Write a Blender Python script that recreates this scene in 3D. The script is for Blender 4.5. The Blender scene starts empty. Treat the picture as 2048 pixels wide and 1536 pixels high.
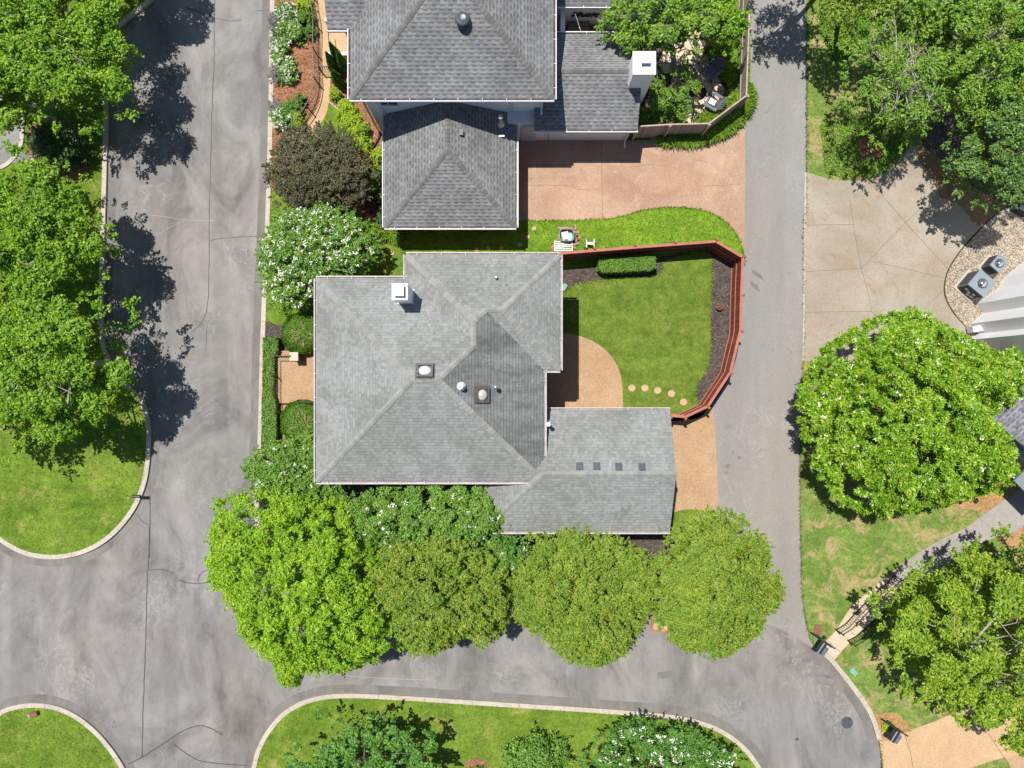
import bpy, bmesh, math, random
import numpy as np
from mathutils import Vector, Matrix, geometry
R = math.radians
scene = bpy.context.scene
COL = scene.collection
# ------------------------------------------------------------------ camera, sky, sun, exposure
S, H = 38.0, 37.4                      # photo pixels per metre at ground level, camera height in metres
cam = bpy.data.cameras.new('camera'); camo = bpy.data.objects.new('camera', cam); COL.objects.link(camo)
camo.location = (0, 0, H); camo.rotation_euler = (0, 0, 0)
cam.sensor_width = 36; cam.lens = 36 * H / (2048 / S); cam.clip_end = 2000; cam.clip_start = .5
scene.camera = camo
SD = Vector((-0.24, 0.285, 1)).normalized()          # towards the sun
elev = math.asin(SD.z); az = math.atan2(SD.x, SD.y)
w = bpy.data.worlds.new('World'); scene.world = w; w.use_nodes = True
nt = w.node_tree; bg = nt.nodes['Background']
sky = nt.nodes.new('ShaderNodeTexSky'); sky.sky_type = 'NISHITA'; sky.sun_disc = False
sky.sun_elevation = elev; sky.sun_rotation = az; sky.air_density = 1.0; sky.dust_density = .6
nt.links.new(sky.outputs[0], bg.inputs[0]); bg.inputs[1].default_value = .078
sl = bpy.data.lights.new('sun', 'SUN'); sl.energy = 5.0; sl.angle = R(.5); sl.color = (1, .955, .89)
so = bpy.data.objects.new('sun', sl); COL.objects.link(so); so.rotation_euler = SD.to_track_quat('Z', 'Y').to_euler()
so.location = (-20, 20, 60)
scene.view_settings.view_transform = 'Standard'; scene.view_settings.look = 'None'
scene.view_settings.exposure = .40; scene.view_settings.gamma = 1
scene.cycles.max_bounces = 6; scene.cycles.diffuse_bounces = 3; scene.cycles.transmission_bounces = 3
scene.cycles.transparent_max_bounces = 4

def W(px, py, z=0.0):
    k = (1 - z / H) / S
    return Vector(((px - 1024) * k, (768 - py) * k, z))
def M_(px, z=0.0): return px * (1 - z / H) / S       # photo pixels to metres at height z

# ------------------------------------------------------------------ materials
def srgb(r, g, b):
    f = lambda c: (c / 255 / 12.92) if c / 255 <= .04045 else ((c / 255 + .055) / 1.055) ** 2.4
    return (f(r), f(g), f(b), 1)
class N:
    def __init__(s, name):
        s.m = bpy.data.materials.new(name); s.m.use_nodes = True; s.t = s.m.node_tree; s.n = s.t.nodes
        s.b = s.n['Principled BSDF']; s.b.inputs['Roughness'].default_value = .85
        s.b.inputs['Specular IOR Level'].default_value = .3
        s.out = s.n['Material Output']
        s.tc = s.n.new('ShaderNodeTexCoord')
    def lk(s, a, b): s.t.links.new(a, b)
    def noise(s, scale, detail=4, rough=.6, vec=None, dist=0.0):
        n = s.n.new('ShaderNodeTexNoise'); n.inputs['Scale'].default_value = scale
        n.inputs['Detail'].default_value = detail; n.inputs['Roughness'].default_value = rough
        n.inputs['Distortion'].default_value = dist
        s.lk(vec if vec else s.tc.outputs['Object'], n.inputs['Vector']); return n.outputs['Fac']
    def vor(s, scale, out='Color', vec=None, feat='F1'):
        n = s.n.new('ShaderNodeTexVoronoi'); n.inputs['Scale'].default_value = scale; n.feature = feat
        s.lk(vec if vec else s.tc.outputs['Object'], n.inputs['Vector']); return n.outputs[out]
    def ramp(s, fac, stops):
        n = s.n.new('ShaderNodeValToRGB'); e = n.color_ramp.elements
        while len(e) < len(stops): e.new(.5)
        for i, (p, c) in enumerate(stops):
            e[i].position = p; e[i].color = c if len(c) == 4 else (*c, 1)
        s.lk(fac, n.inputs[0]); return n.outputs[0]
    def mix(s, fac, a, b, mode='MIX'):
        n = s.n.new('ShaderNodeMix'); n.data_type = 'RGBA'; n.blend_type = mode
        for v, i in ((fac, n.inputs[0]), (a, n.inputs[6]), (b, n.inputs[7])):
            if hasattr(v, 'links'): s.lk(v, i)
            else: i.default_value = v
        return n.outputs[2]
    def math(s, op, a, b=None):
        n = s.n.new('ShaderNodeMath'); n.operation = op
        for v, i in ((a, n.inputs[0]), (b, n.inputs[1])):
            if v is None: continue
            if hasattr(v, 'links'): s.lk(v, i)
            else: i.default_value = v
        return n.outputs[0]
    def mapping(s, scale=(1, 1, 1), rot=(0, 0, 0), src=None):
        n = s.n.new('ShaderNodeMapping'); n.inputs['Scale'].default_value = scale; n.inputs['Rotation'].default_value = rot
        s.lk(src if src else s.tc.outputs['Object'], n.inputs['Vector']); return n.outputs[0]
    def bump(s, h, strength=.5, dist=.02):
        n = s.n.new('ShaderNodeBump'); n.inputs['Strength'].default_value = strength; n.inputs['Distance'].default_value = dist
        s.lk(h, n.inputs['Height']); s.lk(n.outputs[0], s.b.inputs['Normal'])
    def base(s, c):
        if hasattr(c, 'links'): s.lk(c, s.b.inputs['Base Color'])
        else: s.b.inputs['Base Color'].default_value = c if len(c) == 4 else (*c, 1)
        return s
def g(v, t=(1, 1, 1)): return (v * t[0], v * t[1], v * t[2], 1)

def mat_asphalt(name, lo, hi, tint=(1, .99, .985), streak=(1, 1, 1), blotch=.45, big=.16, tracks=0.0):
    m = N(name)
    a = m.noise(big, 7, .66, m.mapping(streak), dist=1.4)
    b = m.noise(1.3, 6, .75, m.mapping(streak))
    c = m.ramp(a, [(.34, g(lo, tint)), (.46, g((lo + hi) * .49, tint)), (.62, g(hi, tint))])
    d = m.ramp(b, [(.3, g(lo * .95, tint)), (.7, g(hi * 1.02, tint))])
    c = m.mix(blotch, c, d)
    if tracks:
        t = m.noise(.55, 3, .5, m.mapping((1.0, .05, 1))); c = m.mix(tracks, c, m.ramp(t, [(.42, g(.74)), (.56, g(1.12))]), 'MULTIPLY')
    vn = m.math('ABSOLUTE', m.math('SUBTRACT', m.noise(.8, 7, .7, dist=1.0), .5)); vk = m.math('MULTIPLY', m.ramp(vn, [(.0, g(1)), (.022, g(0))]), m.ramp(m.noise(.22, 3), [(.5, g(0)), (.62, g(.55))]))
    if tracks: c = m.mix(vk, c, g(hi * 1.35, tint))
    warm = m.ramp(m.noise(.09, 3), [(.45, (1, 1, 1, 1)), (.7, (1.07, 1.0, .93, 1))]); c = m.mix(1.0, c, warm, 'MULTIPLY')
    stain = m.ramp(m.noise(.9, 3, .5, dist=3), [(.66, g(1)), (.74, g(.80))]); c = m.mix(.8, c, stain, 'MULTIPLY')
    f = m.ramp(m.noise(48, 2), [(.3, g(.70)), (.7, g(1.28))]); c = m.mix(.9, c, f, 'MULTIPLY')
    sp = m.ramp(m.vor(7, 'Distance'), [(.0, g(1.6)), (.07, g(1.0))]); c = m.mix(.7, c, sp, 'MULTIPLY')
    m.base(c); m.bump(m.noise(70, 2), .35, .01); return m.m
def mat_concrete(name, c0, c1, stain, speck=.35, sc=.35):
    m = N(name)
    c = m.ramp(m.noise(sc, 6, .65, dist=.8), [(.35, c0), (.65, c1)])
    c = m.mix(m.ramp(m.noise(.5, 5, .7, dist=2), [(.55, g(0)), (.75, g(.7))]), c, stain)
    c = m.mix(speck, c, m.ramp(m.vor(38), [(.2, g(.6)), (.8, g(1.35))]), 'MULTIPLY')
    c = m.mix(.5, c, m.ramp(m.noise(12, 3), [(.35, g(.85)), (.65, g(1.12))]), 'MULTIPLY')
    m.base(c); m.bump(m.noise(50, 2), .3, .008); return m.m
def mat_grass(name, dark, light, dry, dryamt=.6, sc=.55):
    m = N(name)
    a = m.noise(sc, 5, .7, dist=.6)
    c = m.ramp(a, [(.34, dark), (.62, light)])
    fine = m.ramp(m.noise(14, 4, .75), [(.3, g(.55)), (.5, g(.95)), (.72, (1.35, 1.25, 1.1, 1))]); c = m.mix(.85, c, fine, 'MULTIPLY')
    mid = m.ramp(m.noise(3.2, 4, .7), [(.35, g(.78)), (.65, g(1.18))]); c = m.mix(.8, c, mid, 'MULTIPLY')
    c = m.mix(.6, c, m.ramp(m.noise(1.0, 4, .6, m.mapping((.22, 2.4, 1), (0, 0, .06))), [(.36, g(.84)), (.64, g(1.13))]), 'MULTIPLY')
    d = m.math('MULTIPLY', m.ramp(m.noise(.8, 6, .75, dist=.5), [(dryamt, g(0)), (dryamt + .13, g(1))]), .85)
    c = m.mix(d, c, dry)
    m.base(c); m.bump(m.noise(35, 3), .8, .03); m.b.inputs['Specular IOR Level'].default_value = .1; return m.m
def mat_mulch(name, a, b, c_):
    m = N(name)
    v = m.vor(16, 'Color', m.mapping((1, 2.2, 1), (0, 0, .6))); 
    c = m.ramp(v, [(.15, a), (.5, b), (.9, c_)])
    c = m.mix(.7, c, m.ramp(m.noise(1.2, 4), [(.35, g(.75)), (.65, g(1.15))]), 'MULTIPLY')
    m.base(c); m.bump(m.vor(20, 'Distance'), 1, .04); return m.m
def mat_plain(name, c, rough=.7, metal=0.0, var=.2, sc=6.0, spec=.4):
    m = N(name)
    cc = m.mix(1.0, (*c[:3], 1), m.ramp(m.noise(sc, 4), [(.3, g(1 - var)), (.7, g(1 + var * .6))]), 'MULTIPLY')
    m.base(cc); m.b.inputs['Roughness'].default_value = rough; m.b.inputs['Metallic'].default_value = metal
    m.b.inputs['Specular IOR Level'].default_value = spec; return m.m
def mat_wood(name, a, b, freq=9.0, axis='X'):
    m = N(name)
    u = m.n.new('ShaderNodeUVMap'); sp = m.n.new('ShaderNodeSeparateXYZ'); m.lk(u.outputs[0], sp.inputs[0])
    k = m.math('MULTIPLY', sp.outputs[0], freq); fl = m.math('FLOOR', k); fr = m.math('FRACT', k)
    wn = m.n.new('ShaderNodeTexWhiteNoise'); wn.noise_dimensions = '1D'; m.lk(fl, wn.inputs['W'])
    c = m.ramp(wn.outputs[0], [(0, a), (1, b)])
    c = m.mix(1.0, c, m.ramp(fr, [(.0, g(.35)), (.08, g(1)), (.92, g(1)), (1, g(.5))]), 'MULTIPLY')
    c = m.mix(.6, c, m.ramp(m.noise(5, 5, .7), [(.3, g(.75)), (.7, g(1.2))]), 'MULTIPLY')
    m.base(c); m.b.inputs['Roughness'].default_value = .8; return m.m
def mat_shingle(name, c1, c2, lines, tabs, stain, row=.145, tabw=.3, bumpy=.8, dark_streaks=None):
    m = N(name)
    u = m.n.new('ShaderNodeUVMap'); sp = m.n.new('ShaderNodeSeparateXYZ'); m.lk(u.outputs[0], sp.inputs[0])
    v = m.math('DIVIDE', sp.outputs[1], row); fr = m.math('FRACT', v); rw = m.math('FLOOR', v)
    wn = m.n.new('ShaderNodeTexWhiteNoise'); wn.noise_dimensions = '1D'; m.lk(rw, wn.inputs['W'])
    uu = m.math('ADD', m.math('DIVIDE', sp.outputs[0], tabw), m.math('MULTIPLY', wn.outputs[0], 7.0))
    cell = m.math('FLOOR', uu); cb = m.n.new('ShaderNodeCombineXYZ'); m.lk(cell, cb.inputs[0]); m.lk(rw, cb.inputs[1])
    w2 = m.n.new('ShaderNodeTexWhiteNoise'); w2.noise_dimensions = '2D'; m.lk(cb.outputs[0], w2.inputs['Vector'])
    c = m.ramp(w2.outputs[0], [(.1, c1), (.9, c2)])
    # the dragon-tooth shadow line under alternate tabs is printed on laminated shingles
    tooth = m.math('MULTIPLY', m.math('GREATER_THAN', m.math('FRACT', uu), .45), m.math('GREATER_THAN', fr, .62))
    c = m.mix(m.math('MULTIPLY', tooth, tabs), c, g(.03))
    c = m.mix(m.math('MULTIPLY', m.math('LESS_THAN', fr, .16), lines), c, g(.03))  # butt shadow of each course, painted as a dark line along its lower edge
    c = m.mix(1.0, c, m.ramp(m.noise(.55, 5, .65, dist=.7), [(.36, stain), (.6, g(1.06))]), 'MULTIPLY')
    if dark_streaks:                                # patchy darker tone, drawn out in streaks down the slope
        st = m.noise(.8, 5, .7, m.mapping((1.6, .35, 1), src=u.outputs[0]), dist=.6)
        c = m.mix(1.0, c, m.ramp(st, [(.38, dark_streaks), (.72, g(.95))]), 'MULTIPLY')
    c = m.mix(.8, c, m.ramp(m.noise(9, 4, .75), [(.3, g(.78)), (.7, g(1.22))]), 'MULTIPLY')
    m.base(c)
    m.bump(m.math('ADD', m.math('SUBTRACT', 1.0, fr), m.math('MULTIPLY', m.noise(80, 1), .3)), bumpy, .03)
    m.b.inputs['Roughness'].default_value = .9; m.b.inputs['Specular IOR Level'].default_value = .25; return m.m
def mat_leaf(name, cols, trans=.3, clump=.8, gloss=.35, rough=.5):
    m = N(name)
    geo = m.n.new('ShaderNodeNewGeometry')
    n = len(cols); c = m.ramp(geo.outputs['Random Per Island'], [((i + .5) / n, cols[i]) for i in range(n)])
    c = m.mix(.75, c, m.ramp(m.noise(clump, 3), [(.35, (.8, .88, .85, 1)), (.65, (1.18, 1.1, 1.0, 1))]), 'MULTIPLY')
    m.base(c); m.b.inputs['Roughness'].default_value = rough; m.b.inputs['Specular IOR Level'].default_value = gloss
    tr = m.n.new('ShaderNodeBsdfTranslucent'); m.lk(m.mix(1.0, c, (1.25, 1.25, .6, 1), 'MULTIPLY'), tr.inputs[0])
    mx = m.n.new('ShaderNodeMixShader'); mx.inputs[0].default_value = trans
    m.lk(m.b.outputs[0], mx.inputs[1]); m.lk(tr.outputs[0], mx.inputs[2]); m.lk(mx.outputs[0], m.out.inputs[0]); return m.m
def mat_brick(name, a, b, mortar, sc=1.0):
    m = N(name)
    u = m.n.new('ShaderNodeUVMap')
    bt = m.n.new('ShaderNodeTexBrick'); bt.inputs['Color1'].default_value = a; bt.inputs['Color2'].default_value = b
    bt.inputs['Mortar'].default_value = mortar; bt.inputs['Scale'].default_value = sc
    bt.inputs['Brick Width'].default_value = .22; bt.inputs['Row Height'].default_value = .075; bt.inputs['Mortar Size'].default_value = .008
    m.lk(u.outputs[0], bt.inputs['Vector']); m.base(bt.outputs[0]); return m.m

MT = {}
MT['street'] = mat_asphalt('asphalt_street', .092, .238, (1.035, .995, .96), (1, .6, 1), .36, .3, .45)
MT['street2'] = mat_asphalt('asphalt_gutter', .09, .19, (1.05, 1.0, .95), (1, .5, 1), .5, .5)
MT['alley'] = mat_asphalt('asphalt_alley', .198, .228, (1.035, 1.0, .945), (1, .25, 1), .3, .2, .18)
MT['crack'] = mat_plain('crack_sealant', g(.055), .6, var=.3)
MT['scuff'] = mat_plain('pale_scratch', g(.33, (1.05, 1, .95)), .9)
MT['kerb'] = mat_concrete('kerb_concrete', (.36, .32, .265, 1), (.45, .405, .34, 1), (.28, .25, .21, 1), .3, 1.2)
MT['drive_pink'] = mat_concrete('concrete_pink', (.30, .185, .125, 1), (.40, .27, .185, 1), (.45, .36, .26, 1), .4, .35)
MT['drive_beige'] = mat_concrete('concrete_beige', (.255, .215, .165, 1), (.325, .285, .23, 1), (.25, .155, .08, 1), .3, .3)
MT['drive_brown'] = mat_concrete('concrete_brown', (.17, .105, .05, 1), (.24, .16, .085, 1), (.22, .18, .12, 1), .4, .8)
MT['patio'] = mat_concrete('concrete_tan', (.325, .205, .112, 1), (.385, .255, .148, 1), (.37, .30, .215, 1), .5, .5)
MT['path_tan'] = mat_concrete('path_tan', (.40, .265, .145, 1), (.47, .32, .185, 1), (.42, .28, .15, 1), .4, .6)
MT['path_grey'] = mat_concrete('path_grey', (.25, .225, .205, 1), (.31, .285, .26, 1), (.22, .2, .18, 1), .35, .6)
MT['path_cream'] = mat_concrete('path_cream', (.44, .35, .25, 1), (.50, .41, .31, 1), (.40, .31, .22, 1), .3, .8)
MT['flag'] = mat_concrete('flagstone', (.42, .33, .23, 1), (.60, .50, .37, 1), (.22, .2, .18, 1), .4, 1.5)
MT['joint'] = mat_plain('joint', (.17, .13, .09, 1), .9)
MT['grass'] = mat_grass('grass', (.085, .155, .015, 1), (.155, .235, .030, 1), (.30, .26, .09, 1), .56)
MT['grass_vivid'] = mat_grass('grass_vivid', (.095, .20, .016, 1), (.18, .30, .022, 1), (.28, .29, .07, 1), .60)
MT['grass_yard'] = mat_grass('grass_yard', (.082, .148, .017, 1), (.148, .205, .032, 1), (.23, .20, .06, 1), .56, 1.5)
MT['grass_dry'] = mat_grass('grass_dry', (.11, .185, .034, 1), (.165, .245, .052, 1), (.39, .28, .15, 1), .49)
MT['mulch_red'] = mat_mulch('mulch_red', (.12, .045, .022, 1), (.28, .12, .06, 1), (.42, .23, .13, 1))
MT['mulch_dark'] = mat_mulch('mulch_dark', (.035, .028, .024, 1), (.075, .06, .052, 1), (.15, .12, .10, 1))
MT['straw'] = mat_mulch('pine_straw', (.24, .13, .05, 1), (.38, .22, .09, 1), (.50, .32, .15, 1))
mg = N('gravel'); v = mg.vor(17, 'Color')
mg.base(mg.mix(.85, mg.ramp(v, [(.1, (.22, .17, .12, 1)), (.45, (.46, .38, .28, 1)), (.9, (.68, .60, .48, 1))]), mg.ramp(mg.vor(17, 'Distance'), [(.15, g(1.1)), (.6, g(.45))]), 'MULTIPLY')); mg.bump(mg.vor(17, 'Distance'), 1, .05)
MT['gravel'] = mg.m
MT['sh_main'] = mat_shingle('shingle_grey_green', (.190, .198, .193, 1), (.238, .247, .240, 1), .16, .03, (.84, .83, .79, 1), .15, .15, .4)
MT['sh_dark_streaked'] = mat_shingle('shingle_dark_streaked', (.185, .193, .188, 1), (.232, .241, .234, 1), .45, .04, (.84, .83, .79, 1), .15, .21, .9, (.56, .57, .58, 1))
MT['sh_north'] = mat_shingle('shingle_charcoal', (.166, .170, .174, 1), (.218, .221, .223, 1), .35, .45, (.78, .77, .77, 1), .17, .36)
MT['sh_east'] = mat_shingle('shingle_blue_grey', (.13, .13, .155, 1), (.21, .21, .24, 1), .3, .5, (.9, .9, .9, 1), .17, .33)
mc = N('ridge_cap'); gg = mc.n.new('ShaderNodeNewGeometry')
mc.base(mc.mix(.6, mc.ramp(gg.outputs['Random Per Island'], [(0, (.195, .20, .188, 1)), (1, (.262, .265, .245, 1))]), mc.ramp(mc.noise(25, 3), [(.3, g(.8)), (.7, g(1.15))]), 'MULTIPLY')); MT['cap_main'] = mc.m
mc = N('ridge_cap_charcoal'); gg = mc.n.new('ShaderNodeNewGeometry')
mc.base(mc.mix(.6, mc.ramp(gg.outputs['Random Per Island'], [(0, (.115, .114, .112, 1)), (1, (.175, .172, .165, 1))]), mc.ramp(mc.noise(25, 3), [(.3, g(.8)), (.7, g(1.15))]), 'MULTIPLY')); MT['cap_north'] = mc.m
MT['white'] = mat_plain('white_paint', (.60, .59, .61, 1), .5, var=.06)
MT['trough'] = mat_plain('gutter_floor', (.34, .29, .27, 1), .8, var=.3, sc=3)
MT['gutter_pink'] = mat_plain('gutter_white', (.46, .43, .435, 1), .5, var=.2, sc=3)
MT['debris'] = mat_mulch('gutter_debris', (.05, .02, .015, 1), (.13, .06, .045, 1), (.30, .14, .08, 1))
MT['white_brick'] = mat_brick('white_brick', (.80, .81, .81, 1), (.85, .86, .86, 1), (.68, .69, .70, 1))
MT['brick'] = mat_brick('red_brick', (.19, .065, .045, 1), (.26, .10, .07, 1), (.30, .26, .22, 1))
MT['pave_brick'] = mat_brick('brick_paving', (.36, .16, .09, 1), (.46, .24, .14, 1), (.30, .22, .16, 1))
MT['siding'] = mat_plain('siding_white', (.80, .80, .81, 1), .6, var=.05)
MT['glass'] = mat_plain('window_glass', (.03, .035, .045, 1), .08, var=.1, spec=.8)
MT['dome'] = mat_plain('acrylic_dome', (.50, .53, .56, 1), .15, var=.15, sc=10, spec=.9)
MT['dome2'] = mat_plain('acrylic_dome_tan', (.42, .41, .37, 1), .35, var=.2, sc=8, spec=.6)
MT['frame'] = mat_plain('skylight_frame', (.10, .098, .098, 1), .6, .1, var=.3)
MT['dkmetal'] = mat_plain('dark_metal', (.045, .045, .05, 1), .45, .3, var=.3)
MT['iron'] = mat_plain('black_iron', (.03, .024, .022, 1), .5, .4, var=.3)
MT['ironlit'] = mat_plain('grey_iron', (.10, .092, .088, 1), .6, .2, var=.3)
MT['galv'] = mat_plain('galvanised', (.5, .5, .52, 1), .35, .6, var=.2)
MT['lead'] = mat_plain('grey_vent', (.10, .11, .125, 1), .4, .4, var=.2)
MT['acgrey'] = mat_plain('ac_grey', (.20, .235, .26, 1), .5, .1, var=.1)
MT['chrome'] = mat_plain('fan_chrome', (.75, .75, .78, 1), .12, 1.0, var=.05)
MT['redwood'] = mat_wood('fence_red', (.21, .052, .032, 1), (.30, .085, .055, 1), 7)
MT['redrail'] = mat_plain('fence_red_rail', (.36, .125, .085, 1), .7, var=.2, sc=4)
MT['oldwood'] = mat_wood('fence_grey', (.25, .21, .185, 1), (.37, .325, .295, 1), 7)
MT['oldrail'] = mat_plain('fence_grey_rail', (.40, .30, .24, 1), .8, var=.25, sc=4)
MT['bark'] = mat_plain('bark', (.13, .10, .075, 1), .95, var=.4, sc=5)
MT['bark_pale'] = mat_plain('bark_pale', (.40, .37, .32, 1), .9, var=.35, sc=6)
MT['stone'] = mat_concrete('stone_tan', (.42, .30, .20, 1), (.50, .38, .27, 1), (.3, .22, .15, 1), .4, 4)
MT['pillar'] = mat_plain('pillar_cap', (.50, .42, .34, 1), .8, var=.1)
MT['rust'] = mat_plain('rust_lid', (.22, .085, .06, 1), .8, var=.25)
MT['teal'] = mat_plain('teal_lid', (.17, .38, .31, 1), .6, var=.15)
MT['navy'] = mat_plain('black_paint', (.022, .026, .038, 1), .3, var=.2, spec=.6)
MT['slate'] = mat_plain('slate_plastic', (.11, .125, .15, 1), .4, var=.2, spec=.6)
MT['cloth'] = mat_plain('pale_cloth', (.62, .66, .60, 1), .9, var=.12)
MT['aqua'] = mat_plain('aqua_cloth', (.40, .62, .66, 1), .9, var=.12)
MT['wood'] = mat_plain('weathered_wood', (.32, .20, .12, 1), .9, var=.35, sc=9)
MT['blossom'] = mat_plain('white_blossom', (.76, .75, .69, 1), .9, var=.2, sc=2, spec=.1)
MT['petal'] = mat_plain('cream_petal', (.80, .74, .60, 1), .8, var=.1, spec=.1)
MT['coral'] = mat_plain('old_leaf', (.42, .15, .04, 1), .8, var=.3)
MT['litter'] = mat_plain('leaf_litter', (.45, .24, .10, 1), .9, var=.4, sc=3)
L = mat_leaf
MT['l_maple'] = L('leaf_maple', [(.08, .20, .010, 1), (.14, .30, .012, 1), (.20, .38, .016, 1), (.32, .47, .03, 1)], .36)
MT['l_lime'] = L('leaf_lime', [(.13, .28, .010, 1), (.20, .40, .014, 1), (.28, .48, .018, 1), (.40, .55, .04, 1)], .36)
MT['l_limeb'] = L('leaf_lime_soft', [(.11, .22, .014, 1), (.18, .32, .018, 1), (.26, .39, .025, 1), (.36, .46, .05, 1)], .32)
MT['l_olive'] = L('leaf_olive', [(.09, .20, .014, 1), (.15, .28, .02, 1), (.22, .34, .028, 1), (.34, .36, .06, 1)], .30)
MT['l_magnolia'] = L('leaf_magnolia', [(.09, .23, .010, 1), (.16, .34, .013, 1), (.24, .42, .018, 1), (.36, .48, .045, 1)], .26, .8, .5, .4)
MT['l_myrtle'] = L('leaf_myrtle', [(.07, .18, .022, 1), (.11, .26, .03, 1), (.17, .33, .04, 1), (.25, .39, .065, 1)], .28)
MT['l_forest'] = L('leaf_forest', [(.08, .19, .018, 1), (.13, .28, .024, 1), (.19, .34, .03, 1), (.28, .40, .055, 1)], .28)
MT['l_dark'] = L('leaf_dark', [(.025, .07, .018, 1), (.045, .11, .025, 1), (.08, .16, .035, 1)], .2, .8, .5)
MT['l_darkmid'] = L('leaf_mid_dark', [(.04, .11, .018, 1), (.07, .17, .025, 1), (.12, .24, .04, 1), (.20, .30, .06, 1)], .22, .8, .5)
MT['l_blue'] = L('leaf_blue_green', [(.05, .15, .020, 1), (.09, .23, .028, 1), (.15, .31, .045, 1)], .25, .8, .4)
MT['l_purple'] = L('leaf_bronze', [(.04, .036, .024, 1), (.07, .062, .036, 1), (.12, .105, .05, 1), (.10, .13, .035, 1)], .15)
MT['l_chart'] = L('leaf_chartreuse', [(.20, .33, .012, 1), (.30, .44, .018, 1), (.42, .54, .03, 1)], .3)
MT['l_box'] = L('leaf_box', [(.06, .15, .014, 1), (.10, .22, .02, 1), (.16, .29, .03, 1)], .22)
MT['l_lav'] = L('leaf_lavender', [(.14, .16, .13, 1), (.22, .23, .20, 1), (.26, .22, .27, 1)], .15)
MT['l_lily'] = L('leaf_lily', [(.07, .18, .010, 1), (.13, .26, .015, 1), (.24, .32, .03, 1)], .3)
MT['l_red'] = L('leaf_red', [(.12, .04, .02, 1), (.25, .08, .03, 1), (.30, .13, .05, 1)], .2)
MT['blade'] = L('grass_blade', [(.08, .15, .014, 1), (.15, .24, .026, 1), (.27, .32, .06, 1)], .25)
MT['blade_dry'] = L('grass_blade_dry', [(.08, .15, .03, 1), (.13, .20, .045, 1), (.26, .22, .09, 1)], .25)

# ------------------------------------------------------------------ mesh helpers
def tag(o, label=None, cat=None, group=None, kind=None):
    if label: o['label'] = label
    if cat: o['category'] = cat
    if group: o['group'] = group
    if kind: o['kind'] = kind
    return o
def empty(name, loc, label, cat, group=None, rz=0):
    o = bpy.data.objects.new(name, None); COL.objects.link(o); o.location = loc; o.rotation_euler = (0, 0, rz)
    o.empty_display_size = .2
    return tag(o, label, cat, group)
def link(name, me, parent=None):
    o = bpy.data.objects.new(name, me); COL.objects.link(o)
    if parent is not None:
        o.parent = parent            # meshes are given in world metres: undo the place of the thing's Empty
        if parent.parent is None:
            o.matrix_parent_inverse = (Matrix.Translation(parent.location) @ parent.rotation_euler.to_matrix().to_4x4()).inverted()
    return o
def copy_thing(root, delta, label=None, rz=0.0):
    r = root.copy(); COL.objects.link(r); r.location = Vector(root.location) + Vector(delta); r.rotation_euler.z += rz
    if label: r['label'] = label
    for ch in list(root.children):
        c = ch.copy(); COL.objects.link(c); c.parent = r
        for gc in list(ch.children):
            d = gc.copy(); COL.objects.link(d); d.parent = c
    return r
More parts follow.
